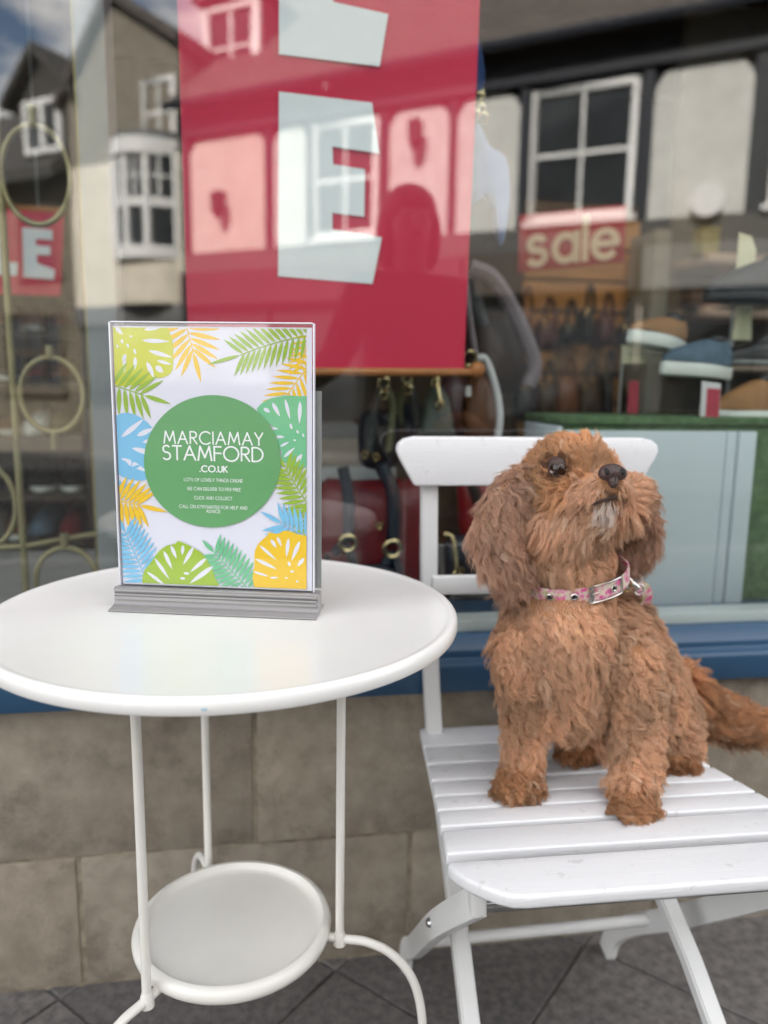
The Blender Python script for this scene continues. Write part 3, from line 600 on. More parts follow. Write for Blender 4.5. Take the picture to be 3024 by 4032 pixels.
bag('black woven bag with two rope straps hanging below the banner', (1510, 1830), [(1430, 1640), (1500, 1610), (1580, 1640), (1590, 1790), (1560, 1850), (1450, 1850), (1420, 1780)], 1.42, 0.07, blackl,
    [([(1512, 1510), (1478, 1600), (1450, 1780)], -0.012, 0.008, M('charcoal_rope', (0.06, 0.065, 0.06), 0.7, bump=0.8, bscale=300, var=0.4, scale=60)), ([(1512, 1510), (1545, 1600), (1530, 1780)], -0.012, 0.007, M('olive_webbing', (0.12, 0.12, 0.055), 0.7))],
    rings=[(1512, 1510, 1.40, 0.010, 0.003), (1512, 1555, 1.40, 0.007, 0.003), (1436, 1790, 1.40, 0.006, 0.0025), (1480, 1800, 1.40, 0.006, 0.0025)])
bag('black handbag with striped olive webbing strap and gold clasp below the banner', (1610, 1830), [(1560, 1620), (1620, 1590), (1690, 1620), (1690, 1790), (1630, 1830), (1560, 1800)], 1.47, 0.07, navyl,
    [([(1605, 1500), (1575, 1600), (1570, 1800)], -0.012, 0.007, M('olive_webbing_b', (0.13, 0.13, 0.06), 0.7)), ([(1605, 1500), (1636, 1600), (1650, 1800)], -0.012, 0.008, M('grey_rope', (0.09, 0.09, 0.085), 0.7, var=0.4, scale=70))],
    rings=[(1605, 1490, 1.45, 0.009, 0.003), (1605, 1535, 1.45, 0.008, 0.003)])
bag('sage green leather bag with a gold snap hook below the banner', (1730, 1700), [(1690, 1560), (1730, 1520), (1775, 1560), (1800, 1700), (1800, 1740), (1660, 1740), (1665, 1690)], 1.40, 0.05, oliv, [([(1722, 1470), (1722, 1520), (1735, 1590)], -0.004, 0.004, gold)], rings=[(1733, 1592, 1.395, 0.007, 0.0025), (1715, 1505, 1.395, 0.007, 0.0025)])
bag('maroon leather bag tucked behind the sage green bag', (1850, 1740), [(1740, 1500), (1850, 1490), (1880, 1600), (1880, 1740), (1750, 1745), (1735, 1640)], 1.55, 0.08, maro)
bag('brown leather shoulder bag with a white edged strap beside the banner rod', (1930, 1740), [(1860, 1500), (1920, 1470), (1955, 1540), (1975, 1660), (1965, 1740), (1860, 1745), (1835, 1640)], 1.42, 0.07, brnl,
    [([(1880, 1410), (1915, 1420), (1955, 1540), (1968, 1640), (1960, 1735)], -0.02, 0.007, whit), ([(1830, 1060), (1850, 1250), (1872, 1395)], 0.0, 0.006, mauv), ([(1842, 1520), (1842, 1560)], -0.03, 0.006, whit)], rings=[(1850, 1412, 1.40, 0.013, 0.003)])
bag('slouchy brown hobo bag with a broad mauve grey strap', (1990, 1520), [(1890, 1260), (1960, 1210), (2040, 1250), (2095, 1400), (2085, 1520), (2000, 1560), (1900, 1530), (1870, 1400)], 1.60, 0.14, M('hobo_leather', (0.085, 0.05, 0.038), 0.5, var=0.3, scale=7),
    [([(1850, 1050), (1935, 1090), (2010, 1200), (2075, 1340), (2105, 1440), (2080, 1520)], -0.03, 0.017, mauv), ([(1870, 1090), (1880, 1200), (1905, 1280)], -0.01, 0.014, M('grey_lining', (0.07, 0.07, 0.075), 0.6))])
# pale riser behind the totes
rs = thing('display_riser', 'low white display riser behind the red tote', 'riser', tuple(at(1400, 1900, 1.62)))
ppoly([(1200, 1845), (1560, 1838), (1560, 1890), (1200, 1897)], 1.62, 0.25, 'top_board', M('riser_white', (0.6, 0.62, 0.62), 0.5), rs, 0.003, rs.location)
for px in (1225, 1530):
    p = at(px, 1897, 1.66); MB(rs.location).box((p.x-0.008, 1.64, 0.508), (p.x+0.008, 1.84, p.z-0.003)).build('support', M('riser_support', (0.5, 0.52, 0.52), 0.5), rs)
bx = thing('shoe_box', 'beige cardboard box standing on the white display riser', 'box', tuple(at(1320, 1835, 1.66)))
ppoly([(1230, 1690), (1420, 1690), (1420, 1836), (1230, 1838)], 1.655, 0.18, 'carton', M('beige_card', (0.33, 0.28, 0.22), 0.8), bx, 0.003, bx.location)
ppoly([(1226, 1676), (1424, 1676), (1424, 1726), (1226, 1727)], 1.652, 0.19, 'lid', M('grey_card', (0.2, 0.2, 0.19), 0.8), bx, 0.003, bx.location)

# ---- blue scarf hanging beside the banner
bluec = M('blue_scarf_cloth', (0.14, 0.21, 0.42), 0.8, var=0.12, scale=9, sheen=0.3); blued = M('deep_blue_cloth', (0.015, 0.05, 0.18), 0.8, var=0.2, scale=9)
sf = thing('scarf', 'pale and deep blue scarf hanging from a ring beside the red banner', 'scarf', tuple(at(1930, 950, 1.36))); o = sf.location
soft(pillow(MB(o), [(1850, -40), (1868, -40), (1890, 120), (1918, 290), (1900, 365), (1850, 380)], 1.36, 0.03), 'upper_fold', blued, sf)
soft(pillow(MB(o), [(1850, 490), (1890, 470), (1935, 560), (2000, 610), (2018, 740), (2010, 860), (1990, 955), (1970, 950), (1955, 830), (1900, 760), (1852, 800)], 1.36, 0.03), 'lower_fold', bluec, sf)
soft(strap(MB(o), [(1900, 350), (1885, 420), (1880, 480)], 1.375, 0.003), 'chain', gold, sf)
for px, py in ((1888, 385), (1893, 430), (1870, 455), (1905, 465)): soft(ring(MB(o), px, py, 1.365, 0.007, 0.0028), 'ring', gold, sf)

# ---- right: cabinet with pale front and green turf
grn = M('green_turf', (0.105, 0.18, 0.08), 0.9, var=0.3, scale=60, bump=0.8, bscale=300); palew = M('pale_cabinet_board', (0.58, 0.64, 0.68), 0.5, var=0.04, scale=2)
p0 = at(2190, 2450, 1.24); p1 = at(2985, 1672, 1.24)
cb = thing('display_cabinet', 'pale blue grey display cabinet edged with green turf behind the chair', 'cabinet', ((p0.x+p1.x)/2, 1.24, 0.505)); o = cb.location
MB(o).box((p0.x, 1.252, 0.506), (p1.x+0.6, 1.42, p1.z-0.004)).build('carcass', grn, cb, bevel=0.004)
xm = at(2835, 2000, 1.24).x; xm2 = at(2880, 2000, 1.24).x
for xa, xb in ((p0.x, xm-0.0015), (xm+0.0015, xm2-0.001), (xm2+0.0015, p1.x-0.002)): MB(o).box((xa, 1.236 if xb != xm2-0.001 else 1.239, 0.508), (xb, 1.2515, p1.z-0.012)).build('front_board', palew, cb, bevel=0.002)
MB(o).box((p0.x-0.012, 1.252, 0.506), (p0.x-0.001, 1.42, p1.z-0.005)).build('side_board', palew, cb, bevel=0.002)
MB(o).box((p0.x-0.01, 1.244, p1.z-0.003), (p1.x+0.61, 1.43, p1.z+0.011)).build('turf_top', grn, cb, bevel=0.005)
CTZ = p1.z+0.011
# ---- shoes
def shoe(label, pos, ln, rz, um, sm, group='shoes on display', st=0.028, open_top=True, pitch=0.0, name='shoe', hh=0.085):
    t = thing(name, label, 'shoe', pos, (0, pitch, rz), group)
    out = []
    for i in range(22):
        a = 2*math.pi*i/22; x = math.cos(a)*ln/2; w = ln*(0.17+0.035*math.cos(a)-0.02*math.cos(2*a)); out.append((x, math.sin(a)*w))
    MB().prism([(x*1.02, y*1.04) for x, y in out], (0, 0, 0), (1, 0, 0), (0, 1, 0), (0, 0, st)).build('sole', sm, t, bevel=0.006)
    n = 9; sec = 12; vs = []; fs = []
    for i in range(n):
        u = i/(n-1); x = -ln/2*0.97+ln*0.97*u
        w = ln*0.172*math.sqrt(max(0.02, 1-(2*u-1)**4))*(0.86+0.25*u); h_ = hh*(1.0-0.25*u if u < 0.45 else (0.89-(u-0.45)*1.05)); h_ = max(h_, 0.02)*ln/0.26*(1 if 0 < i < n-1 else 0.5)
        vs += [(x, w*math.cos(math.pi*k/(sec-1)), st+h_*math.sin(math.pi*k/(sec-1))**0.8) for k in range(sec)]
    for i in range(n-1): fs += [(i*sec+k, (i+1)*sec+k, (i+1)*sec+k+1, i*sec+k+1) for k in range(sec-1)]
    fs += [tuple(range(sec)), tuple((n-1)*sec+k for k in range(sec-1, -1, -1))]
    soft(MB().add(vs, fs), 'upper', um, t)
    soft(MB().ell((-ln*0.24, 0, st+hh*ln/0.26*0.86), ln*0.14, ln*0.085, 0.014), 'opening', blackl, t)
    return t
clear = glass_mat('clear_acrylic', 0.06, (0.93, 0.95, 0.95))
def stand(pos, top, w=0.05, lab='clear acrylic shoe stand on the cabinet'):
    t = thing('shoe_stand', lab, 'stand', pos, group='shoe stands'); h_ = top-pos[2]
    MB().box((-w, -0.04, 0), (w, 0.04, 0.004)).build('foot', clear, t); MB().box((-0.004, -0.03, 0.0045), (0.004, 0.03, h_-0.0085)).build('stem', clear, t); MB().box((-w, -0.04, h_-0.008), (w, 0.04, h_-0.004)).build('plate', clear, t)
solew = M('white_sole', (0.72, 0.74, 0.7), 0.5, var=0.05); dsole = M('dark_sole', (0.03, 0.03, 0.03), 0.6); denim = M('blue_canvas', (0.09, 0.14, 0.19), 0.8, var=0.2, scale=40); tanu = M('tan_suede', (0.33, 0.16, 0.06), 0.7, var=0.2); navu = M('navy_suede', (0.02, 0.024, 0.032), 0.6, var=0.25)
def pshoe(label, px, py, y, ln, rz, um, sm, st=0.028, pitch=0.0, needs_stand=True, **k):
    p = at(px, py, y); shoe(label, tuple(p), ln, rz, um, sm, st=st, pitch=pitch, **k)
    if needs_stand and p.z-CTZ > 0.02: stand((p.x, p.y, CTZ+0.0005), p.z-0.004, lab='clear acrylic stand under the '+label.split(' with ')[0].split(' on ')[0])
pshoe('brown suede trainer with thick white sole on the tallest stand', 2585, 1375, 1.38, 0.15, R(200), tanu, solew, 0.026, R(-7), hh=0.07)
pshoe('blue canvas trainer with white sole and dark laces', 2740, 1487, 1.345, 0.155, R(188), denim, solew, 0.026, R(-3))
pshoe('tan leather loafer with white sole standing on the turf', 2945, 1655, 1.335, 0.15, R(186), tanu, solew, 0.02, hh=0.11)
pshoe('black navy sneaker with cream tongue on a high stand', 2945, 1190, 1.385, 0.17, R(170), navu, navu, 0.018, hh=0.10)
pshoe('black strappy sandal on the middle stand', 2945, 1440, 1.385, 0.13, R(175), blackl, M('grey_sole', (0.22, 0.23, 0.22), 0.6), 0.012, hh=0.08)
tagm = M('cream_ticket', (0.72, 0.66, 0.45), 0.8, var=0.05); tagr = M('red_ticket', (0.45, 0.05, 0.08), 0.7)
def ticket(label, poly, y, m, stripe=None):
    t = thing('price_ticket', label, 'ticket', tuple(at(*poly[-1], y)), group='price tickets among the shoes')
    ppoly(poly, y, 0.002, 'card', m, t, off=t.location)
    if stripe: ppoly(stripe, y-0.0006, 0.0005, 'stripe', tagr, t, off=t.location)
    b = at(*poly[-1], y); MB(t.location).box((b.x, y+0.0022, CTZ+0.0005), (b.x+0.004, y+0.006, b.z+0.02)).build('pin', steel_pin, t)
steel_pin = M('ticket_pin', (0.4, 0.4, 0.4), 0.4, metal=0.8)
ticket('tall cream price ticket above the black navy sneaker', [(2912, 915), (2960, 930), (2978, 985), (2970, 1082), (2898, 1076)], 1.41, tagm)
ticket('cream price ticket hanging below the black navy sneaker', [(2900, 1205), (2962, 1205), (2958, 1340), (2885, 1338)], 1.41, tagm)
ticket('white and red price ticket in front of the blue canvas trainer', [(2765, 1500), (2838, 1510), (2832, 1645), (2758, 1640)], 1.27, whit, [(2785, 1528), (2836, 1532), (2830, 1643), (2778, 1641)])
ticket('small cream price ticket below the brown suede trainer', [(2450, 1360), (2550, 1358), (2545, 1430), (2448, 1432)], 1.40, tagm)
ticket('narrow red price ticket left of the blue trainer stand', [(2478, 1500), (2516, 1500), (2512, 1640), (2470, 1640)], 1.40, tagr)

# ---- wooden slatted display wall with a red sale sign
slatm = M('warm_oak_slat', (0.40, 0.22, 0.085), 0.5, var=0.25, scale=5, stretch=(1, 1, 9))
WYD = 3.0
p0 = at(2035, 1760, WYD); p1 = at(2535, 700, WYD)
sw = thing('slat_wall', 'warm oak slatted display wall at the back of the shop', 'display wall', ((p0.x+p1.x)/2, WYD, 0.01)); o = sw.location
MB(o).box((p0.x, WYD+0.03, 0.012), (p1.x, WYD+0.06, at(2250, 790, WYD).z)).build('backing', M('dark_backing', (0.06, 0.035, 0.015), 0.7), sw)
for k in range(int((at(2250, 790, WYD).z-0.02)/0.12)): MB(o).box((p0.x, WYD, 0.02+0.12*k), (p1.x, WYD+0.029, 0.02+0.12*k+0.108)).build('slat', slatm, sw, bevel=0.003, bseg=1)
sg = thing('sale_sign', 'red rectangular sale sign with cream lettering on the oak wall', 'sign', tuple(at(2250, 1060, 2.6))); o = sg.location
q = [at(2042, 1074, 2.55), at(2460, 1032, 2.5), at(2464, 802, 2.5), at(2046, 848, 2.55)]
ex = (q[1]-q[0]); ey = (q[3]-q[0]); nz_ = Vector((0, 1, 0)); W_, H_ = ex.length, ey.length; exn, eyn = ex.normalized(), ey.normalized()
redp = M('red_sign_card', (0.42, 0.02, 0.03), 0.4, var=0.06)
MB(o).obox(sum(q, Vector())/4+Vector((0, 0.004, 0)), ex/2, ey/2, Vector((0, 0.003, 0))).build('card', redp, sg, bevel=0.001)
stroke_text(MB(o), 'sale', (q[0]+q[1])/2+eyn*H_*0.14-Vector((0, 0.0015, 0)), exn, eyn, H_*0.66, 0.19, gap=0.24).build('lettering', M('cream_letter', (0.78, 0.62, 0.48), 0.6), sg)
MB(o).box((q[0].x+0.02, 2.56, q[3].z-0.03), (q[0].x+0.03, WYD-0.003, q[3].z-0.02)).build('bracket', steel_pin, sg)
hb = 0
for row, (ya, yb, n) in enumerate(((1130, 1375, 6), (1400, 1660, 6))):
    for k in range(n):
        cxp = 2085+k*80+random.uniform(-10, 10); w = random.uniform(24, 50); yy = 2.86+random.uniform(-0.04, 0.04); y0 = ya+random.uniform(-10, 75); y1 = yb+random.uniform(-25, 10)
        m = random.choice([blackl, blackl, brnl, M('umber_leather', (0.05, 0.03, 0.018), 0.5, var=0.3), maro])
        cm_ = ('black', 'black', 'brown', 'umber', 'maroon')[[blackl, blackl, brnl, None, maro].index(m) if m in (blackl, brnl, maro) else 3]
        bag('%s bag on the oak wall, %s from the pillar in the %s row' % (cm_, ('sixth', 'fifth', 'fourth', 'third', 'second', 'first')[k], ('upper', 'lower')[row]), (cxp, y1), [(cxp-w*0.8, y0+85), (cxp, y0+70), (cxp+w*0.8, y0+85), (cxp+w, y1-30), (cxp+w*0.7, y1), (cxp-w*0.7, y1), (cxp-w, y1-30)], yy, 0.09, m, [([(cxp-w*0.6, y0+95), (cxp-8, y0), (cxp+8, y0), (cxp+w*0.6, y0+95)], 0.03, 0.008)], rings=[(cxp-w*0.6, y0+95, yy, 0.01, 0.003)] if k % 2 else ())
# grey pillar, taupe back board with shelves
pm = M('grey_pillar_paint', (0.20, 0.205, 0.19), 0.7, var=0.08)
p0 = at(2542, 1500, 2.75); p1 = at(2606, 1500, 2.75)
t = thing('pillar', 'plain grey green pillar between the oak wall and the shelves', 'pillar', ((p0.x+p1.x)/2, 2.75, 0.01)); MB(t.location).box((p0.x, 2.75, 0.012), (p1.x, 2.95, at(2570, 900, 2.75).z)).build('shaft', pm, t, bevel=0.006)
p0 = at(2606, 1500, 3.05); p1 = at(3300, 1500, 3.05)
un = thing('wall_shelves', 'taupe shelf unit with pale wooden shelves right of the grey pillar', 'shelf unit', ((p0.x+p1.x)/2, 3.05, 0.01)); o = un.location
MB(o).box((p0.x, 3.05, 0.012), (p1.x, 3.09, 2.4)).build('back_board', M('taupe_board', (0.12, 0.11, 0.09), 0.8, var=0.08), un)
shm = M('pale_shelf_wood', (0.50, 0.40, 0.34), 0.5, var=0.1, scale=4, stretch=(1, 6, 1))
for py in (1015, 1225, 1440, 1650):
    z_ = at(2750, py, 2.8).z; MB(o).box((p0.x+0.01, 2.78, z_-0.018), (at(2880, py, 2.8).x+0.35, 3.048, z_+0.018)).build('shelf', shm, un, bevel=0.004)
for k, (px, py, m, lab) in enumerate(((2780, 995, M('lime_card', (0.3, 0.27, 0.06), 0.6), 'lime yellow box on the top shelf'), (2740, 1205, M('umber_box', (0.10, 0.06, 0.045), 0.6), 'umber box on the second shelf'), (2790, 1205, M('clay_box', (0.2, 0.13, 0.1), 0.6), 'clay coloured box on the second shelf beside the umber one'))):
    z_ = at(2750, py+20, 2.8).z+0.0185; p = at(px, py, 2.85); t = thing('small_box', lab, 'box', (p.x, 2.85, z_)); MB().box((-0.035, -0.03, 0), (0.035, 0.05, 0.055 if k else 0.085)).build('carton', m, t, bevel=0.003); MB().box((-0.037, -0.032, 0.0555 if k else 0.0855), (0.037, 0.052, 0.068 if k else 0.1)).build('lid', m, t, bevel=0.003)
# warm ceiling spots that light the oak wall
spm = M('spot_housing', (0.05, 0.05, 0.05), 0.4)
for k, (x_, y_, tgt, w_) in enumerate(((0.95, 2.15, Vector((1.08, 3.0, 1.15)), 7), (1.35, 2.2, Vector((1.25, 3.0, 1.0)), 5))):
    t = thing('ceiling_spot', ('lit warm ceiling spot above the sale sign', 'lit warm ceiling spot above the grey pillar')[k], 'spotlight', (x_, y_, 2.62)); d = (tgt-Vector((x_, y_, 2.5))).normalized()
    MB().tube([(0, 0, 0), (0, 0, -0.06)], 0.012, 8).build('stem', spm, t); c = Vector((0, 0, -0.12))
    MB().tube([c-d*0.06, c+d*0.06], 0.035, 16, cap=False).build('housing', spm, t, smooth=True)
    MB().tube([c+d*0.035, c+d*0.04], 0.032, 16).build('lamp', emit_mat('warm_lamp', (1, 0.72, 0.42), 12), t)
    ld = bpy.data.lights.new('spot_light', 'SPOT'); ld.energy = w_; ld.color = (1.0, 0.70, 0.40); ld.spot_size = R(75); ld.spot_blend = 0.6; ld.shadow_soft_size = 0.03
    lo = bpy.data.objects.new('spot_light', ld); link(lo, t); lo.location = c+d*0.07; lo.rotation_euler = d.to_track_quat('-Z', 'Y').to_euler()

# ---- left: brass hoop rack, red sign, shoe shelves
RY = 1.42
rk = thing('hoop_rack', 'brass tube rack with hanging hoops left of the grey window post', 'rack', tuple(at(110, 2300, RY))); o = rk.location
xa = at(60, 1650, RY).x; xb = at(375, 1850, RY+0.05).x
for x_, y_ in ((xa, RY), (xb, RY+0.05), (xa-0.33, RY)): MB(o).tube([(x_, y_, 0.507), (x_, y_, 1.7)], 0.0062, 10).build('pole', brass, rk, smooth=True)
zb_ = at(200, 2150, RY).z
MB(o).tube([(xa-0.4, RY, zb_-0.012), (xa, RY, zb_), (xb, RY+0.05, zb_+0.012)], 0.006, 10).build('rail', brass, rk, smooth=True)
MB(o).tube([(xa-0.4, RY, 1.62), (xa, RY, 1.62), (xb, RY+0.05, 1.63)], 0.006, 10).build('rail', brass, rk, smooth=True)
def hoop(px, py, y, rx, ry, stem_up=0.06, stem_dn=0.0):
    c = at(px, py, y); mb = MB(o).tube([(c.x+rx*math.cos(a), c.y, c.z+ry*math.sin(a)) for a in [2*math.pi*k/30 for k in range(30)]], 0.0052, 9, closed=True)
    if stem_up: mb.tube([(c.x, c.y, c.z+ry), (c.x, c.y, c.z+ry+stem_up)], 0.0075, 9)
    if stem_dn: mb.tube([(c.x, c.y, c.z-ry), (c.x, c.y, c.z-ry-stem_dn)], 0.007, 9)
    mb.build('hoop', brass, rk, smooth=True)
hoop(142, 690, RY, 0.054, 0.078, 0.03); hoop(205, 1555, RY, 0.052, 0.064, 0.02, 0.03); hoop(262, 2280, RY, 0.052, 0.058, 0.026); hoop(-45, 1990, RY, 0.045, 0.07, 0.03)
q = [at(-320, 1150, 2.1), at(238, 1165, 2.1), at(252, 835, 2.1), at(-320, 790, 2.1)]
ls = thing('small_sale_banner', 'small red banner with pale block letters behind the brass hoops', 'banner', tuple(at(100, 1160, 2.1))); o = ls.location
ppoly([(-320, 1150), (238, 1165), (252, 835), (-320, 790)], 2.1, 0.003, 'cloth', redcl, ls, off=o)
ppoly([(87, 895), (205, 905), (207, 945), (140, 940), (140, 965), (198, 970), (198, 1005), (145, 1003), (145, 1035), (215, 1062), (212, 1102), (92, 1090)], 2.0975, 0.001, 'letter', palet, ls, off=o)
ppoly([(-20, 850), (10, 852), (12, 1030), (70, 1035), (66, 1085), (-20, 1080)], 2.0975, 0.001, 'letter', palet, ls, off=o)
MB(o).tube([at(-330, 788, 2.105), at(258, 833, 2.105)], 0.008, 8).build('rod', woodd, ls)
for px in (-100, 150):
    p = at(px, 815, 2.105); MB(o).tube([p, (p.x, 2.105, 2.62)], 0.0015, 6).build('cord', steel_pin, ls)
LSY = 2.3
lsu = thing('shoe_rack', 'tall dark wooden rack with tan shelves behind the brass hoops', 'shoe rack', (-0.75, LSY, 0.01)); o = lsu.location
xa_, xb_ = at(-260, 1700, LSY).x, at(372, 1700, LSY).x
umb = M('umber_wood', (0.05, 0.032, 0.02), 0.6, var=0.3, scale=4); tanw = M('tan_wood', (0.27, 0.2, 0.13), 0.6, var=0.2, scale=3, stretch=(1, 6, 6))
MB(o).box((xa_, LSY+0.35, 0.012), (xb_, LSY+0.38, 2.2)).build('back_board', umb, lsu)
for x_ in (xa_, xb_-0.03): MB(o).box((x_, LSY, 0.012), (x_+0.03, LSY+0.348, 2.2)).build('side', umb, lsu, bevel=0.003)
shz = []
for py in (1320, 1520, 1735, 1960, 2150):
    z_ = at(200, py, LSY).z; shz.append(z_); MB(o).box((xa_+0.031, LSY-0.01, z_-0.03 if py == 1735 else z_-0.012), (xb_-0.031, LSY+0.347, z_+0.012)).build('shelf', tanw if py == 1735 else umb, lsu, bevel=0.003)
um_ = [('tan', tanu), ('black', blackl), ('rose', M('rose_suede', (0.35, 0.19, 0.17), 0.7)), ('olive', M('olive_suede', (0.14, 0.12, 0.05), 0.7)), ('white', solew), ('brown', brnl), ('blue', denim), ('red', redl)]
wd = ('far left', 'second', 'third', 'fourth', 'fifth')
rown = ('top', 'second', 'third', 'fourth', 'bottom')
for r_, z_ in enumerate(shz):
    for k in range(4):
        cn, m = um_[(r_*3+k*5+r_*k) % 8]; x_ = xa_+0.09+k*(xb_-xa_-0.18)/3
        shoe('%s shoe on the %s shelf of the rack, %s from the window post' % (cn, rown[r_], ('fourth', 'third', 'second', 'first')[k]), (x_, LSY+0.12, z_+0.0125), 0.2, R(-90+random.uniform(-15, 15)), m, random.choice([solew, dsole, dsole]), st=0.016, hh=random.uniform(0.07, 0.11), group='shoes on the dark rack')
# ================================================================== the round table
enam = M('white_enamel', (0.76, 0.755, 0.735), 0.2, spec=0.5, var=0.02, scale=5, rvar=0.04)
enam2 = M('cream_enamel', (0.74, 0.725, 0.68), 0.3, spec=0.5, var=0.04, scale=9, rvar=0.06, dirt=((0.32, 0.29, 0.25), 60, 0.70, 0.02))
TX, TY, TZ = -0.0394, 0.8272, 0.68
tab = thing('round_table', 'round white metal side table with a lower tray and bent tube legs', 'table', (TX, TY, 0))
pr = [(0.0, TZ-0.0035), (0.05, TZ-0.0035), (0.236, TZ-0.0032), (0.241, TZ-0.002), (0.245, TZ-0.0004), (0.2475, TZ-0.0012), (0.2495, TZ-0.004), (0.2502, TZ-0.008), (0.2500, TZ-0.0138), (0.2490, TZ-0.0155), (0.2468, TZ-0.0155), (0.2455, TZ-0.0135), (0.2452, TZ-0.007), (0.0, TZ-0.0068)]
MB().lathe(pr[::-1], (0, 0, 0), 128).build('table_top', enam, tab, smooth=True)
TR, TRZ = 0.114, 0.300
pr = [(0.0, TRZ-0.007), (0.094, TRZ-0.007), (0.0985, TRZ-0.0062), (0.1010, TRZ-0.0040), (0.1030, TRZ-0.0005), (0.1045, TRZ+0.002), (0.1085, TRZ+0.002), (0.1125, TRZ-0.001), (0.1142, TRZ-0.006), (0.1135, TRZ-0.0115), (0.1105, TRZ-0.0155), (0.106, TRZ-0.0165), (0.09, TRZ-0.0155), (0.0, TRZ-0.0155)]
MB().lathe(pr[::-1], (0, 0, 0), 96).build('tray', enam2, tab, smooth=True)
mk = atz(802, 2806, TZ-0.010)
MB((TX, TY, 0)).obox(Vector((TX, TY, TZ-0.0095))+(Vector((mk.x-TX, mk.y-TY, 0)).normalized()*0.2502), Vector((0.0022, 0, 0)), Vector((0, 0.0003, 0)), Vector((0, 0, 0.0011))).build('paint_mark', M('blue_mark', (0.35, 0.52, 0.62), 0.5), tab, bevel=0.0002)
for k, a in enumerate((-13.5, 107, 227)):
    ca, sa = math.cos(R(a)), math.sin(R(a)); rad = lambda r, z: (r*ca, r*sa, z)
    lr = 0.1255
    lg = MB().tube(smooth_path([rad(lr, TRZ-0.02), rad(lr, 0.4), rad(lr, 0.55), rad(lr+0.001, 0.625), rad(lr+0.006, 0.645), rad(lr+0.016, 0.658), rad(lr+0.032, 0.664)], 6), 0.0050, 14).build('leg', enam2, tab, smooth=True)
    pts = [rad(0.109, TRZ-0.014), rad(0.135, TRZ-0.016), rad(0.158, TRZ-0.018), rad(0.185, TRZ-0.030), rad(0.208, TRZ-0.056), rad(0.221, TRZ-0.095), rad(0.227, 0.14), rad(0.231, 0.06), rad(0.233, 0.004)]
    MB().tube(smooth_path(pts, 6), 0.0051, 14).build('foot_arch', enam2, tab, smooth=True)
    MB().tube([rad(lr, TRZ-0.0225), rad(lr, TRZ-0.012), rad(lr, TRZ-0.006)], [0.0078, 0.0070, 0.0052], 14).build('weld', enam2, tab, smooth=True)

# ================================================================== the folding chair
paint = M('white_chair_paint', (0.73, 0.735, 0.75), 0.42, var=0.04, scale=3, bump=0.12, bscale=120, stretch=(0.35, 3, 3), rvar=0.08, dirt=((0.61, 0.605, 0.595), 48, 0.61, 0.05))
paint2 = M('white_chair_frame', (0.70, 0.705, 0.70), 0.4, var=0.05, scale=6, bump=0.06, bscale=90, dirt=((0.45, 0.44, 0.42), 45, 0.68, 0.03))
steel = M('bolt_steel', (0.55, 0.55, 0.56), 0.3, metal=1.0, var=0.2, scale=60)
CH0 = (0.39, 0.83, 0)
chair = thing('folding_chair', 'white slatted folding garden chair carrying the dog', 'chair', CH0)
off = Vector(CH0)
def seat_z(y): return 0.4315 + 0.075*(y-0.83) * -1.0
def xl(y): return 0.1995+0.125*(y-0.83)
def xr(y): return 0.5935-0.155*(y-0.83)
# slat front and back edges along the depth, from the marks in the photograph
def yz(px, py):
    z = 0.44
    for _ in range(6): P = atz(px, py, z); z = seat_z(P.y)
    return P.y
edges = [(2866, 2936), (2941, 3004), (3013, 3071), (3078, 3132), (3136, 3187), (3192, 3252), (3269, 3361)]
lefts = [(1660, 1669), (1673, 1679), (1684, 1692), (1698, 1707), (1711, 1724), (1728, 1741), (1746, 1763)]
TIL = -0.026
for (pa, pb), (la, lb) in zip(edges, lefts):
    yb, yf = yz(la, pa), yz(lb, pb); th = 0.0145
    def P(x, y, dz): return (x, y+TIL*(x-0.2), seat_z(y)+dz)
    vs = [P(xl(yf), yf, -th), P(xr(yf), yf, -th), P(xr(yb), yb, -th), P(xl(yb), yb, -th), P(xl(yf), yf, 0), P(xr(yf), yf, 0), P(xr(yb), yb, 0), P(xl(yb), yb, 0)]
    MB(off).add(vs, [(3, 2, 1, 0), (4, 5, 6, 7), (0, 1, 5, 4), (1, 2, 6, 5), (2, 3, 7, 6), (3, 0, 4, 7)]).build('seat_slat', paint, chair, bevel=0.0028, bseg=3)
# rounded front slat
yb = yz(1775, 3394); yf = yz(1924, 3539)
a0, a1 = xl(yb)-0.001, xr(yb)+0.004
poly = [(a0, yb), (a0-0.0005, yb-0.008)]
poly += [(a0+0.004, yb-0.02), (a0+0.012, yb-0.034), (a0+0.024, yb-0.048), (a0+0.036, yb-0.059), (a0+0.048, yb-0.066), (a0+0.062, yf-0.001), (a0+0.085, yf-0.001)]
poly += [(a1-0.085, yf-0.001), (a1-0.062, yf-0.001), (a1-0.048, yb-0.066), (a1-0.036, yb-0.059), (a1-0.024, yb-0.048), (a1-0.012, yb-0.034), (a1-0.004, yb-0.02), (a1+0.0005, yb-0.008), (a1, yb)]
fs = MB(off); n = len(poly)
vs = [(x, y+TIL*(x-0.2), seat_z(y)-0.0145+0.0) for x, y in poly] + [(x, y+TIL*(x-0.2), seat_z(y)+0.0005) for x, y in poly]
fs.add(vs, [tuple(range(n-1, -1, -1)) if False else tuple(range(n)), tuple(range(2*n-1, n-1, -1))] + [(i, n+i, n+(i+1) % n, (i+1) % n) for i in range(n)])
fsm = fs.mesh('seat_slat'); bmf = bmesh.new(); bmf.from_mesh(fsm); bmesh.ops.recalc_face_normals(bmf, faces=bmf.faces)
ed = [e for e in bmf.edges if e.calc_face_angle(0) > 0.9]; bmesh.ops.bevel(bmf, geom=ed, offset=0.004, segments=3, profile=0.5, affect='EDGES'); bmf.to_mesh(fsm); bmf.free()
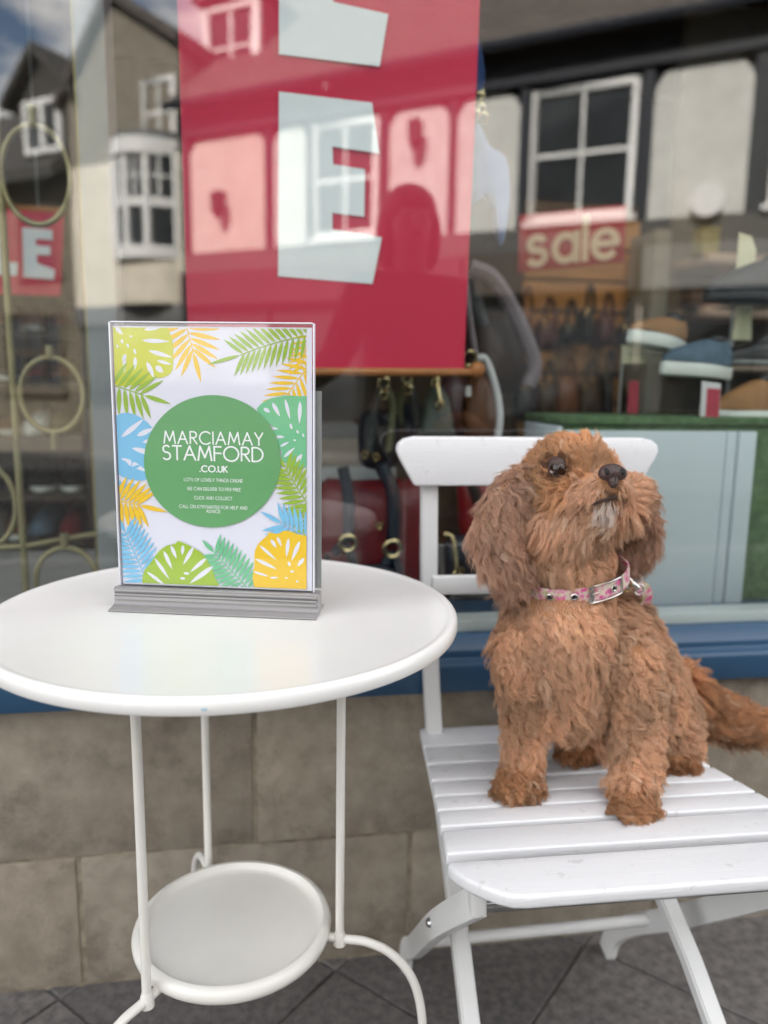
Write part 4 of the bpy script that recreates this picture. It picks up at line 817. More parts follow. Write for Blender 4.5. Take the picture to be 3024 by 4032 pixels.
fsm.polygons.foreach_set('use_smooth', [True]*len(fsm.polygons)); fsm.set_sharp_from_angle(angle=R(42)); fsm.materials.append(paint)
inst('seat_slat', fsm, chair)
# seat rails below the slats
for sgn, fx in ((1, xl), (-1, xr)):
    MB(off).bar((fx(0.68)+sgn*0.030, 0.675, seat_z(0.68)-0.034), (fx(1.02)+sgn*0.030, 1.03, seat_z(1.02)-0.034), 0.016, 0.034).build('seat_rail', paint2, chair, bevel=0.002)
# back posts running down to the front feet, backrest and lumbar rail
def bk(px, py, y): return at(px, py, y)
YB = 1.045                                   # depth of the backrest
topL = at(1694, 1925, YB); seatL = at(1731, 2850, 0.985)
cx_ = 0.372
def post(pts):                               # flat bar bent at the seat
    P_ = [Vector(p) for p in pts]; n = len(P_); vs = []
    for i, p in enumerate(P_):
        d = (P_[min(i+1, n-1)]-P_[max(i-1, 0)]).normalized(); x_ = Vector((1, 0, 0)); n_ = d.cross(x_).normalized()
        vs += [p+x_*0.0115+n_*0.0095, p-x_*0.0115+n_*0.0095, p-x_*0.0115-n_*0.0095, p+x_*0.0115-n_*0.0095]
    f = [(3, 2, 1, 0), tuple(4*(n-1)+k for k in range(4))]
    for i in range(n-1): f += [(4*i+k, 4*i+(k+1) % 4, 4*i+4+(k+1) % 4, 4*i+4+k) for k in range(4)]
    mb = MB(off).add(vs, f); me = mb.mesh('back_post'); bm = bmesh.new(); bm.from_mesh(me); bmesh.ops.recalc_face_normals(bm, faces=bm.faces)
    ed = [e for e in bm.edges if e.calc_face_angle(0) > 0.9]; bmesh.ops.bevel(bm, geom=ed, offset=0.0025, segments=2, affect='EDGES'); bm.to_mesh(me); bm.free()
    me.materials.append(paint2); me.polygons.foreach_set('use_smooth', [True]*len(me.polygons)); me.set_sharp_from_angle(angle=R(42)); inst('back_post', me, chair)
post(smooth_path([(topL.x, YB+0.013, 0.835), (topL.x+0.005, 1.056, 0.60), (0.245, 1.05, 0.445), (0.247, 1.02, 0.375), (0.250, 0.955, 0.292), (0.244, 0.80, 0.148), (0.239, 0.655, 0.004)], 3))
post(smooth_path([(2*cx_-topL.x, YB+0.008, 0.835), (2*cx_-topL.x-0.005, 1.046, 0.60), (0.488, 1.035, 0.445), (0.490, 1.00, 0.375), (0.508, 0.93, 0.310), (0.532, 0.80, 0.205), (0.556, 0.605, 0.004)], 3))
w2 = 0.1905
br = [(-0.164, 0.0), (0.164, 0.0), (0.186, 0.052), (0.190, 0.066), (0.188, 0.078), (0.180, 0.087), (0.166, 0.0915), (-0.166, 0.0915), (-0.180, 0.087), (-0.188, 0.078), (-0.190, 0.066), (-0.186, 0.052)]
zb = at(1600, 1913, YB-0.006).z; zt_ = at(1700, 1720, YB-0.006).z; ks = (zt_-zb)/0.0915
mb = MB(off); mb.prism([(p[0]*1.0, p[1]*ks) for p in br], (cx_, YB-0.014, zb), (1, TIL, 0), (0, 0.05, 1), (0, 0.016, 0)); mb.build('backrest', paint, chair, bevel=0.003, bseg=3)
zl0, zl1 = at(1790, 2325, 1.035).z, at(1790, 2255, 1.035).z
MB(off).bar((topL.x+0.0, 1.020, (zl0+zl1)/2), (2*cx_-topL.x, 1.012, (zl0+zl1)/2), 0.014, zl1-zl0).build('back_rail', paint2, chair, bevel=0.003)
# crossing rear legs with their bent feet
for sgn, pts in ((1, [(0.214, 0.69, 0.398), (0.201, 0.80, 0.290), (0.206, 0.93, 0.160), (0.213, 1.0, 0.096), (0.217, 1.045, 0.060), (0.218, 1.070, 0.032), (0.218, 1.080, 0.002)]),
                 (-1, [(0.603, 0.68, 0.395), (0.588, 0.78, 0.297), (0.572, 0.91, 0.175), (0.560, 0.985, 0.110), (0.556, 1.025, 0.070), (0.555, 1.050, 0.036), (0.554, 1.061, 0.002)])):
    P_ = smooth_path(pts, 4); mb = MB(off); vs = []; n = len(P_)
    for i, p in enumerate(P_):
        d = (P_[min(i+1, n-1)]-P_[max(i-1, 0)]).normalized(); x_ = Vector((1, 0, 0)); n_ = d.cross(x_).normalized()
        vs += [p+x_*0.008+n_*0.0155, p-x_*0.008+n_*0.0155, p-x_*0.008-n_*0.0155, p+x_*0.008-n_*0.0155]
    fsx = [(3, 2, 1, 0), tuple(4*(n-1)+k for k in range(4))]
    for i in range(n-1): fsx += [(4*i+k, 4*i+(k+1) % 4, 4*i+4+(k+1) % 4, 4*i+4+k) for k in range(4)]
    mb.add(vs, fsx).build('rear_leg', paint2, chair, bevel=0.002)
    bp = Vector(pts[1]) + Vector((-0.009*sgn, 0.012, -0.008))
    MB(off).lathe([(0.0, 0.0035), (0.004, 0.003), (0.006, 0.0), (0.006, -0.002)][::-1], bp, 14, axis=(-sgn, -0.2, 0.0)).build('bolt', steel, chair, smooth=True)
MB(off).tube([(0.212, 0.965, 0.132), (0.563, 0.955, 0.140)], 0.0085, 12).build('cross_bar', paint2, chair, smooth=True)
MB(off).tube([(0.222, 0.70, 0.383), (0.592, 0.69, 0.383)], 0.006, 10).build('front_bar', steel, chair, smooth=True)
# ================================================================== the acrylic sign on the table
SA = -0.2445; SX, SY, SZ0, SH, SW = -0.0506, 0.8278, 0.700, 0.2805, 0.107
sex = Vector((math.cos(SA), math.sin(SA), 0)); sez = Vector((0, 0, 1)); sn = sex.cross(sez)
SO = Vector((SX, SY, 0))
sign = thing('acrylic_sign', 'clear acrylic sign holder with a leafy paper notice on the round table', 'sign', (SX, SY, TZ-0.0033)); so_ = sign.location
def suv(zx, zy):
    px, py = 400+zx*0.56075, 1220+zy*0.56075; d = pray(px, py); t = (SO-CAM).dot(sn)/d.dot(sn); P = CAM+d*t-SO
    return (P.dot(sex), P.z)
def srgb(r, g, b): return tuple(((c/255)/12.92 if c/255 < 0.04045 else ((c/255+0.055)/1.055)**2.4) for c in (r, g, b))
paper = M('sign_paper', srgb(226, 227, 236), 0.6, var=0.01)
U0, U1, V0, V1 = -SW+0.0025, SW-0.0025, SZ0+0.001, SZ0+SH-0.004
MB(so_).obox(SO+Vector((0, 0, (V0+V1)/2)), sex*SW*0.978, sez*(V1-V0)/2, sn*0.0002).build('paper', paper, sign)
def clip(poly, x0=U0, x1=None, y0=None, y1=None):
    x1 = U1-0.0055 if x1 is None else x1; y0 = V0+0.002 if y0 is None else y0; y1 = V1-0.0015 if y1 is None else y1
    for ax, lim, sg in ((0, x0, 1), (0, x1, -1), (1, y0, 1), (1, y1, -1)):
        out = []
        for i in range(len(poly)):
            a, b = poly[i-1], poly[i]; ia, ib = (a[ax]-lim)*sg >= 0, (b[ax]-lim)*sg >= 0
            if ia != ib:
                t = (lim-a[ax])/(b[ax]-a[ax]); out.append((a[0]+(b[0]-a[0])*t, a[1]+(b[1]-a[1])*t))
            if ib: out.append(b)
        poly = out
        if len(poly) < 3: return []
    return poly
layer = [0.0004]
def put(mb, polyZ):
    p = clip([suv(*z) for z in polyZ])
    if len(p) >= 3: mb.flat(p, SO+sn*layer[0], sex, sez)
def leaflet(b, t, w, n=7):
    b, t = Vector(b), Vector(t); d = t-b; nn = Vector((-d.y, d.x)).normalized()*w
    L1 = [b+d*(i/n)+nn*math.sin(math.pi*(i/n)**0.8)**0.9 for i in range(n+1)]; L2 = [b+d*(i/n)-nn*math.sin(math.pi*(i/n)**0.8)**0.9 for i in range(n-1, 0, -1)]
    return [(p.x, p.y) for p in L1+L2]
def frond(mat, base, tip, n, ll, a0, a1, w=13, sides=(1, -1), grow=(0.75, 1.0, 0.7), term=1.0, curve=0.0):
    mb = MB(so_); base, tip = Vector(base), Vector(tip); ax = tip-base; d = ax.normalized(); nn = Vector((-d.y, d.x))
    pt = lambda t: base+ax*t+nn*curve*math.sin(math.pi*t)*ax.length
    for i in range(n):
        t = (i+0.3)/n; p = pt(t); a = a0+(a1-a0)*t; k = grow[0]*(1-t)**2+2*grow[1]*t*(1-t)+grow[2]*t*t; k = max(k, 0.35)
        for s_ in sides:
            an = R(a)*s_; v = Vector((d.x*math.cos(an)-d.y*math.sin(an), d.x*math.sin(an)+d.y*math.cos(an)))
            put(mb, leaflet(p+d*(4*s_), p+v*ll*k*1.35, w))
    if term: put(mb, leaflet(pt(1.0), pt(1.0)+d*ll*term, w))
    for i in range(8):
        p, q_ = pt(i/8), pt((i+1)/8); put(mb, [(p+nn*4).to_tuple(), (q_+nn*3.5).to_tuple(), (q_-nn*3.5).to_tuple(), (p-nn*4).to_tuple()])
    layer[0] += 0.00006
    return mb.build('printed_leaf', mat, sign)
def monstera(mat, outline, slots, dots, smooth=True):
    mb = MB(so_)
    P = [(p.x, p.y) for p in smooth_path([(x, y, 0) for x, y in outline+outline[:1]], 5)][:-1]
    put(mb, P); layer[0] += 0.00006
    o = mb.build('printed_leaf', mat, sign); mb = MB(so_)
    for b, t, w in slots: put(mb, leaflet(b, t, w))
    for x, y, rx, ry in dots: put(mb, [(x+rx*math.cos(a)+ry*0.3*math.sin(a), y+ry*math.sin(a)) for a in [2*math.pi*k/10 for k in range(10)]])
    layer[0] += 0.00006; mb.build('leaf_opening', paper, o)
def ink(n, *c): return M('ink_'+n, srgb(*c), 0.55, var=0.015)
yel, lime, olv, blu, mnt, yg = ink('yellow', 238, 196, 30), ink('lime', 158, 190, 48), ink('leaf_green', 148, 184, 45), ink('blue', 122, 192, 226), ink('mint', 108, 192, 138), ink('yellow_green', 200, 204, 22)
frond(yel, (588, 80), (645, 300), 6, 190, 85, 30, 17, grow=(0.9, 0.95, 0.8), term=1.15)
frond(yel, (1500, 330), (1270, 640), 9, 165, 70, 42, 13)
frond(yel, (1460, 170), (1400, 420), 7, 110, 70, 40, 9, term=0)
monstera(yg, [(60, 60), (300, 70), (430, 90), (490, 190), (505, 300), (495, 430), (430, 475), (370, 480), (330, 515), (200, 530), (80, 490)],
         [((300, 140), (440, 115), 15), ((285, 215), (480, 222), 15), ((330, 285), (500, 335), 15), ((390, 355), (495, 385), 11), ((380, 395), (435, 440), 20), ((320, 365), (370, 480), 17), ((100, 120), (150, 175), 14), ((170, 310), (150, 370), 14), ((238, 330), (235, 420), 13), ((165, 330), (160, 440), 12)],
         [(208, 186, 10, 7), (145, 222, 9, 14), (186, 252, 9, 14), (235, 292, 9, 20), (112, 255, 6, 14)])
frond(olv, (1475, 175), (975, 318), 13, 150, 68, 50, 13.5, grow=(0.75, 1.05, 0.85), term=1.6, curve=0.03)
frond(olv, (70, 525), (300, 600), 6, 160, 78, 45, 16, grow=(0.9, 1.0, 0.85), term=1.25)
monstera(blu, [(60, 790), (120, 735), (200, 725), (290, 765), (370, 850), (400, 1000), (360, 1150), (300, 1195), (200, 1190), (110, 1140), (60, 1000)],
         [((140, 895), (300, 765), 18), ((250, 885), (370, 830), 18), ((290, 930), (400, 905), 14), ((215, 970), (400, 1020), 18), ((140, 1040), (330, 1140), 20), ((80, 940), (115, 860), 9)], [])
frond(blu, (140, 1330), (215, 1080), 4, 80, 65, 45, 12)
frond(yel, (95, 1330), (270, 1372), 6, 150, 80, 45, 16, grow=(0.9, 1.0, 0.85), term=1.35)
frond(blu, (320, 1900), (165, 1560), 11, 150, 72, 50, 14, grow=(0.8, 1.05, 0.7), term=0.9)
monstera(mnt, [(1092, 690), (1150, 640), (1250, 608), (1370, 605), (1500, 640), (1500, 900), (1480, 1090), (1340, 1095), (1270, 1050), (1262, 985), (1215, 960), (1240, 905), (1190, 880), (1215, 830), (1160, 790), (1110, 755)],
         [((1140, 690), (1185, 720), 14), ((1200, 650), (1255, 750), 14), ((1290, 625), (1325, 770), 12), ((1395, 640), (1390, 800), 14), ((1190, 830), (1245, 835), 8), ((1225, 890), (1290, 892), 10), ((1255, 960), (1320, 925), 9), ((1280, 1035), (1360, 965), 11), ((1370, 1070), (1410, 1010), 15)],
         [(1332, 818, 9, 20), (1378, 856, 8, 13), (1357, 915, 9, 6), (1417, 880, 7, 13)])
frond(olv, (1470, 1400), (1290, 1110), 10, 135, 75, 45, 14, grow=(0.9, 1.0, 0.8), term=0.9)
frond(olv, (1480, 1580), (1400, 1400), 6, 110, 80, 50, 13, term=0)
frond(blu, (1450, 1600), (1270, 1500), 6, 150, 60, 40, 15, grow=(0.9, 1.0, 0.8), term=1.2)
frond(mnt, (1060, 1985), (790, 1700), 12, 135, 82, 55, 14, grow=(0.85, 1.05, 0.8), term=0.9)
monstera(yel, [(1165, 1585), (1180, 1562), (1240, 1570), (1290, 1548), (1370, 1570), (1500, 1640), (1500, 1990), (1130, 1990), (1066, 1900), (1075, 1790), (1078, 1700), (1100, 1645), (1135, 1610)],
         [((1190, 1610), (1230, 1670), 12), ((1235, 1590), (1265, 1660), 10), ((1110, 1650), (1230, 1755), 10), ((1080, 1745), (1235, 1820), 12), ((1065, 1835), (1180, 1870), 8), ((1185, 1878), (1245, 1878), 7), ((1315, 1600), (1300, 1735), 13), ((1395, 1620), (1335, 1760), 14), ((1425, 1740), (1375, 1800), 13)],
         [(1320, 1782, 10, 16), (1340, 1835, 13, 8), (1300, 1880, 12, 4), (1375, 1905, 8, 8)])
monstera(lime, [(285, 1930), (300, 1840), (350, 1770), (400, 1700), (460, 1655), (520, 1640), (540, 1622), (590, 1640), (640, 1665), (710, 1710), (770, 1800), (795, 1870), (800, 1990), (300, 1990)],
         [((490, 1650), (530, 1745), 13), ((440, 1690), (500, 1820), 13), ((375, 1740), (480, 1890), 12), ((320, 1835), (460, 1940), 11), ((575, 1650), (570, 1720), 12), ((650, 1660), (575, 1790), 14), ((740, 1740), (625, 1840), 14), ((790, 1795), (620, 1920), 17)],
         [(600, 1848, 20, 9), (573, 1883, 18, 9), (568, 1940, 14, 9)])
# the green disc and its lettering
mb = MB(so_); put(mb, [(781+479*math.cos(a), 1062+464*math.sin(a)) for a in [2*math.pi*k/72 for k in range(72)]]); layer[0] += 0.0001
mb.build('green_disc', ink('disc_green', 98, 163, 100), sign)
wink = ink('white', 244, 247, 244)
def line(txt, zx, zy, hz, wt, wz=None, gap=0.24, space=0.42):
    a = suv(zx, zy); b = suv(zx, zy-hz); h_ = b[1]-a[1]; k = 1.0
    if wz:
        tot = sum((GL[c][0]+gap) if c != ' ' else space for c in txt)-gap; k = (suv(zx+wz/2, zy)[0]-suv(zx-wz/2, zy)[0])/(tot*h_)
    return stroke_text(MB(so_), txt, SO+sex*a[0]+sez*a[1]+sn*layer[0], sex*k, sez, h_, wt, gap, 'C', space).build('lettering', wink, sign)
line('MARCIAMAY', 787, 942, 84, 0.115, 690); line('STAMFORD', 785, 1056, 96, 0.115, 700, 0.2)
line('.CO.UK', 790, 1136, 40, 0.20, 190)
line('LOTS OF LOVELY THINGS ONLINE', 788, 1205, 21, 0.13, 410); line('WE CAN DELIVER TO PE9 FREE', 792, 1268, 21, 0.13, 375); line('CLICK AND COLLECT', 788, 1331, 21, 0.13, 266)
line('CALL ON 07917640702 FOR HELP AND', 788, 1394, 21, 0.13, 476); line('ADVICE', 788, 1424, 21, 0.13, 98)
# acrylic leaves, edges and the extruded foot
acr = glass_mat('acrylic_sheet', 0.06, (0.975, 0.975, 0.985), 0.02); edge = M('acrylic_edge', (0.72, 0.72, 0.78), 0.25, var=0.05)
zc_ = SZ0+SH/2
MB(so_).obox(SO+sn*0.0030+Vector((0, 0, zc_)), sex*(SW-0.0012), sez*(SH/2-0.0012), sn*0.0008).build('front_sheet', acr, sign)
MB(so_).obox(SO-sn*0.0024+Vector((0, 0, zc_)), sex*(SW-0.0012), sez*(SH/2-0.0012), sn*0.0008).build('back_sheet', acr, sign)
ef = MB(so_); ef.obox(SO+sn*0.0003+sex*(-SW)+Vector((0, 0, zc_)), sex*0.0008, sez*SH/2, sn*0.0036); ef.obox(SO+sn*0.0003+sex*SW+Vector((0, 0, zc_)), sex*0.0008, sez*SH/2, sn*0.0036); ef.obox(SO+sn*0.0003+Vector((0, 0, SZ0+SH)), sex*(SW-0.0012), sez*0.0008, sn*0.0036)
ef.build('edge', edge, sign, bevel=0.0006)
smoke = M('smoky_acrylic', (0.25, 0.24, 0.24), 0.18, var=0.08, scale=8, coat=0.5, stretch=(0.3, 0.3, 12)); smoke2 = M('smoky_acrylic_foot', (0.33, 0.32, 0.318), 0.15, var=0.06, scale=8, coat=0.5, stretch=(0.3, 0.3, 12))
b0 = TZ-0.0033
pf = [(-0.012, 0.0002), (0.0265, 0.0002), (0.0275, 0.0018), (0.024, 0.0022), (0.0115, 0.0040), (0.0090, 0.0065), (0.0095, 0.0125), (0.0085, 0.013), (0.0085, 0.0165), (0.0095, 0.017), (0.0095, 0.0225), (0.0045, 0.0230), (0.0045, 0.0218), (-0.0045, 0.0218), (-0.0045, 0.0230), (-0.0095, 0.0225), (-0.0095, 0.0085), (-0.0125, 0.0055), (-0.024, 0.0022), (-0.0275, 0.0018), (-0.0265, 0.0002)]
hw = 0.1125
MB(so_).prism(pf, SO+Vector((0, 0, b0))-sex*hw+sex*0.001, sn, sez, sex*(2*hw)).build('foot', smoke, sign, bevel=0.0005, bseg=1)
for dz, dd in ((0.0150, 0.0096), (0.0196, 0.0099), (0.0105, 0.0099)): MB(so_).obox(SO+sn*dd+Vector((0, 0, b0+dz)), sex*hw*0.99, sez*0.0008, sn*0.0006).build('ridge', smoke2, sign)
# a clear spare leaf slid behind the notice, showing at its side
MB(so_).obox(SO-sn*0.0062+sex*0.010+Vector((0, 0, SZ0+0.108)), sex*SW*0.97, sez*0.105, sn*0.0007).build('spare_sheet', M('grey_sheet', (0.2, 0.215, 0.21), 0.3, var=0.1), sign)
# ================================================================== the dog
dog = thing('dog', 'curly apricot coated small dog sitting on the chair and looking up', 'dog', (0.40, 0.83, seat_z(0.83)))
DO = dog.location.copy()
def dpt(px, py, y, r): p = at(px, py, y); return p, r*(p-CAM).dot(_f)/FPX
# region id, then a chain of (pixel x, pixel y, depth, radius in pixels)
CH = [
 ('chest', [(2205, 2440, .868, 205), (2205, 2560, .860, 212), (2225, 2690, .866, 188)]),
 ('body',  [(2390, 2500, .915, 185), (2480, 2650, .93, 185), (2570, 2810, .935, 170), (2600, 2900, .935, 150)]),
 ('neck',  [(2250, 2330, .868, 160), (2225, 2190, .868, 176), (2205, 2090, .865, 172)]),
 ('armL',  [(2075, 2560, .855, 130), (2072, 2700, .852, 100), (2070, 2860, .853, 72), (2058, 3010, .848, 70)]),
 ('pawL',  [(2052, 3060, .842, 74), (2035, 3085, .828, 70), (1985, 3096, .826, 38), (2020, 3108, .818, 40), (2062, 3108, .818, 40), (2100, 3094, .822, 36)]),
 ('armR',  [(2455, 2600, .845, 130), (2500, 2760, .825, 100), (2507, 2930, .812, 84), (2500, 3090, .798, 80)]),
 ('pawR',  [(2496, 3150, .787, 82), (2484, 3200, .772, 76), (2425, 3215, .768, 42), (2462, 3236, .757, 44), (2508, 3236, .758, 44), (2550, 3210, .765, 40)]),
 ('body',  [(2630, 2820, .915, 110), (2650, 2930, .90, 88)]),
 ('pawH',  [(2660, 3000, .880, 50), (2700, 3010, .868, 46), (2600, 3018, .868, 36)]),
 ('body',  [(2360, 2830, .925, 90), (2330, 2890, .915, 80)]),
 ('pawH',  [(2320, 2920, .912, 62), (2270, 2940, .898, 52), (2230, 2945, .895, 40)]),
 ('skull', [(2205, 1920, .862, 168), (2235, 1880, .858, 160), (2280, 1890, .858, 150)]),
 ('skull', [(2240, 1800, .852, 80), (2300, 1795, .852, 75)]),
 ('face',  [(2150, 2060, .848, 120), (2250, 2090, .838, 118), (2330, 2050, .832, 112)]),
 ('face',  [(2300, 1960, .835, 125), (2375, 1955, .813, 108), (2405, 1920, .796, 70)]),
 ('face',  [(2420, 2015, .830, 98), (2485, 1955, .845, 92)]),
 ('chin',  [(2370, 2035, .812, 68), (2400, 2015, .806, 50)]),
 ('earL',  [(2040, 1910, .858, 66), (1985, 1990, .850, 80), (1960, 2080, .845, 84), (1975, 2170, .845, 84), (2005, 2235, .848, 70), (2055, 2225, .850, 56)]),
 ('earR',  [(2500, 1990, .885, 50), (2535, 2060, .893, 50), (2525, 2135, .897, 58), (2480, 2175, .897, 52), (2440, 2185, .897, 44)]),
 ('tail',  [(2680, 2690, .955, 62), (2760, 2760, .965, 64), (2860, 2812, .972, 60), (2965, 2838, .975, 46)]),
]
REG = ['chest', 'body', 'neck', 'armL', 'pawL', 'armR', 'pawR', 'pawH', 'skull', 'face', 'chin', 'earL', 'earR', 'tail']
bmd = MB(); SPH = []; SPR = []; SPI = []
for nm, ch in CH:
    P = [dpt(*c) for c in ch]
    for i in range(len(P)-1):
        (a, ra), (b, rb) = P[i], P[i+1]; n = max(3, int((b-a).length/0.006))
        for k in range(n+1):
            t = k/n; c = a.lerp(b, t); r_ = ra+(rb-ra)*t; SPH.append(c); SPR.append(r_); SPI.append(REG.index(nm))
            if k % 2 == 0 or k == n: bmd.ell(c, r_, r_, r_, seg=14, rings=9)
raw = bpy.data.objects.new('dog_raw', bmd.mesh('dog_raw')); COL.objects.link(raw)
md = raw.modifiers.new('r', 'REMESH'); md.mode = 'VOXEL'; md.voxel_size = 0.0034
sm = raw.modifiers.new('s', 'SMOOTH'); sm.factor = 0.6; sm.iterations = 9
dg = bpy.context.evaluated_depsgraph_get(); dme = bpy.data.meshes.new_from_object(raw.evaluated_get(dg))
bpy.data.objects.remove(raw)
# nothing of the dog goes below the slats
co = np.empty(len(dme.vertices)*3); dme.vertices.foreach_get('co', co); co = co.reshape(-1, 3)
on = co[:, 1] < 1.03
inside = (co[:, 0] > xl(0.9)-0.01) & (co[:, 0] < 0.60)
zf = 0.4315-0.075*(co[:, 1]-0.83)+0.004
low = inside & (co[:, 2] < zf); co[low, 2] = zf[low]
W_CO = co.copy()
dme.vertices.foreach_set('co', (co-np.array(DO)).ravel()); dme.update()
dme.polygons.foreach_set('use_smooth', [True]*len(dme.polygons))
skin = M('dog_undercoat', (0.36, 0.18, 0.09), 0.9, var=0.2, scale=60, spec=0.1)
body = bpy.data.objects.new('body', dme); dme.materials.append(skin); link(body, dog)

# ---- fur: strands grown from the body surface
def fur():
    me = dme; nv = len(me.vertices); me.calc_loop_triangles(); nt_ = len(me.loop_triangles)
    tri = np.empty(nt_*3, dtype=np.int32); me.loop_triangles.foreach_get('vertices', tri); tri = tri.reshape(-1, 3)
    vn = np.empty(nv*3, dtype=np.float32); me.vertices.foreach_get('normal', vn); vn = vn.reshape(-1, 3).astype(float)
    V = W_CO; A = V[tri[:, 0]]; B = V[tri[:, 1]]; C = V[tri[:, 2]]
    area = np.linalg.norm(np.cross(B-A, C-A), axis=1)/2
    sph = np.array([tuple(s_) for s_ in SPH]); spr = np.array(SPR); spi = np.array(SPI)
    # region of each vertex = primitive whose surface is nearest
    reg = np.empty(nv, dtype=int)
    for i0 in range(0, nv, 2000):
        d = np.linalg.norm(V[i0:i0+2000, None]-sph[None], axis=2)/spr[None]; reg[i0:i0+2000] = spi[np.argmin(d, axis=1)]
    dens = np.ones(nv); 
    for r_, k in (('earL', 1.7), ('earR', 1.6), ('face', 1.5), ('skull', 1.4), ('tail', 1.6), ('chin', 1.7), ('pawL', 1.5), ('pawR', 1.5)): dens[reg == REG.index(r_)] = k
    prob = area*dens[tri].mean(axis=1); prob /= prob.sum()
    def sample(n):
        f = RNG.choice(nt_, n, p=prob); a = np.sqrt(RNG.random(n)); b = RNG.random(n); w = np.stack([1-a, a*(1-b), a*b], 1)
        p = (V[tri[f]]*w[:, :, None]).sum(1); nn = (vn[tri[f]]*w[:, :, None]).sum(1); nn /= np.linalg.norm(nn, axis=1, keepdims=True)+1e-9
        return p, nn, reg[tri[f, 0]]
    nose = np.array(at(2412, 1868, .775)); headc = np.array(at(2215, 1920, .862))
    def unit(x): return x/(np.linalg.norm(x, axis=-1, keepdims=True)+1e-9)
    # screen axes expressed in the world, used only to say "sideways" and "down" for the coat's lie
    RT = np.array(_r); DN = np.array([0, 0, -1.0]); FW = np.array([0, -1.0, 0])
    tailtip = np.array(at(3010, 2885, .975)); tb = np.array(at(2700, 2720, .96))
    # name: flow, length, lift, curl amplitude, waves
    PAR = {'chest': (0.026, .38, .0042, 1.35), 'body': (0.023, .40, .0042, 1.35), 'neck': (0.018, .30, .0028, 1.0), 'armL': (0.021, .46, .0044, 1.45), 'armR': (0.022, .46, .0046, 1.45),
           'pawL': (0.017, .44, .0040, 1.2), 'pawR': (0.018, .44, .0040, 1.2), 'pawH': (0.014, .4, .0034, 1.0), 'skull': (0.021, .56, .0020, 0.6), 'face': (0.0185, .26, .0018, 0.7), 'chin': (0.012, .30, .0016, 0.6),
           'earL': (0.029, .22, .0042, 1.6), 'earR': (0.026, .22, .0040, 1.6), 'tail': (0.040, .5, .0058, 1.4)}
    plen = np.array([PAR[r_][0] for r_ in REG]); plift = np.array([PAR[r_][1] for r_ in REG]); pamp = np.array([PAR[r_][2] for r_ in REG]); pwav = np.array([PAR[r_][3] for r_ in REG])
    NG = 9500; gp, gn, gr = sample(NG)
    flow = np.zeros((NG, 3))
    for i, r_ in enumerate(REG):
        m = gr == i; p = gp[m]
        if not m.any(): continue
        if r_ == 'chin': flow[m] = -RT*1.0+DN*0.45+0*p; continue
        if r_ in ('face', 'chin'): f = unit(p-nose)*1.0+DN*0.28
        elif r_ == 'skull': f = unit(p-nose)*0.5+unit(p-headc)*0.5+np.array([0, 0, 0.55])+DN*0.9*(p[:, 2:3] < headc[2])
        elif r_ in ('earL', 'earR'): f = np.tile(DN, (len(p), 1))+RT*(0.02 if r_ == 'earL' else -0.05)+FW*0.1
        elif r_ == 'tail': f = np.tile(unit(tailtip-tb), (len(p), 1))+DN*0.45
        elif r_.startswith('paw'): f = np.tile(DN*0.6+FW*0.7, (len(p), 1))+gn[m]*0.4
        elif r_ == 'body': f = np.tile(DN*0.8+RT*0.45, (len(p), 1))
        else: f = np.tile(DN, (len(p), 1))+RT*0.12
        flow[m] = f
    flow = unit(flow)+RNG.normal(0, 0.15, (NG, 3))
    # swirls in the coat
    sw_ = np.array([tuple(noise.noise_vector(Vector(p)*20)) for p in gp]); flow += sw_*0.85*np.where(np.isin(gr, [REG.index(x) for x in ('chest', 'body', 'armL', 'armR', 'pawL', 'pawR', 'tail')]), 1.0, 0.35)[:, None]
    tan = flow-gn*(flow*gn).sum(1, keepdims=True); tan = unit(tan)
    lift = plift[gr]*(0.75+0.5*RNG.random(NG)); d0 = unit(tan*np.sqrt(np.maximum(1-lift**2, 0.05))[:, None]+gn*lift[:, None])
    side = unit(np.cross(gn, tan)); K = 9; t = np.linspace(0, 1, K)
    ph = np.array([noise.noise(Vector(p)*34) for p in gp])*9.0+RNG.random(NG)*1.6; ln = plen[gr]*(0.72+0.56*RNG.random(NG)); amp = pamp[gr]*(0.5+0.9*RNG.random(NG)); wv = pwav[gr]*(0.75+0.5*RNG.random(NG))
    # collar keeps the coat short underneath it
    G = np.zeros((NG, K, 3))
    for k in range(K):
        tt = t[k]; env = amp*np.minimum(1, tt*2.2)**0.8
        s1 = np.sin(ph+wv*6.28*tt)-np.sin(ph); c1 = np.cos(ph+wv*6.28*tt)-np.cos(ph)
        G[:, k] = d0*(ln*tt)[:, None]+side*(env*s1)[:, None]+gn*(env*0.6*c1)[:, None]+DN*(ln*0.22*tt*tt)[:, None]
        # drop toward the skin near the tip so that strands hug the body
        G[:, k] -= gn*(lift*ln*0.45*tt**2)[:, None]
    kd = KDTree(NG)
    for i in range(NG): kd.insert(Vector(gp[i]), i)
    kd.balance()
    N = 260000; p, nn, rg = sample(N)
    gi = np.array([kd.find(Vector(q_))[1] for q_ in p])
    # clear: eyes, nose and the collar band
    def near(c, r_): return np.linalg.norm(p-np.array(c), axis=1) < r_
    keep = ~(near(EYE, 0.0100) | near(NOSE, 0.0145))
    d_c = (p-np.array(COLC))@np.array(COLN); short = (np.abs(d_c-0.004) < 0.017) & (np.linalg.norm(p-np.array(COLC), axis=1) < 0.075) & np.isin(rg, [REG.index(x) for x in ('neck', 'chest', 'body', 'armL', 'armR')])
    p, nn, rg, gi, short = (x[keep] for x in (p, nn, rg, gi, short)); N = len(p)
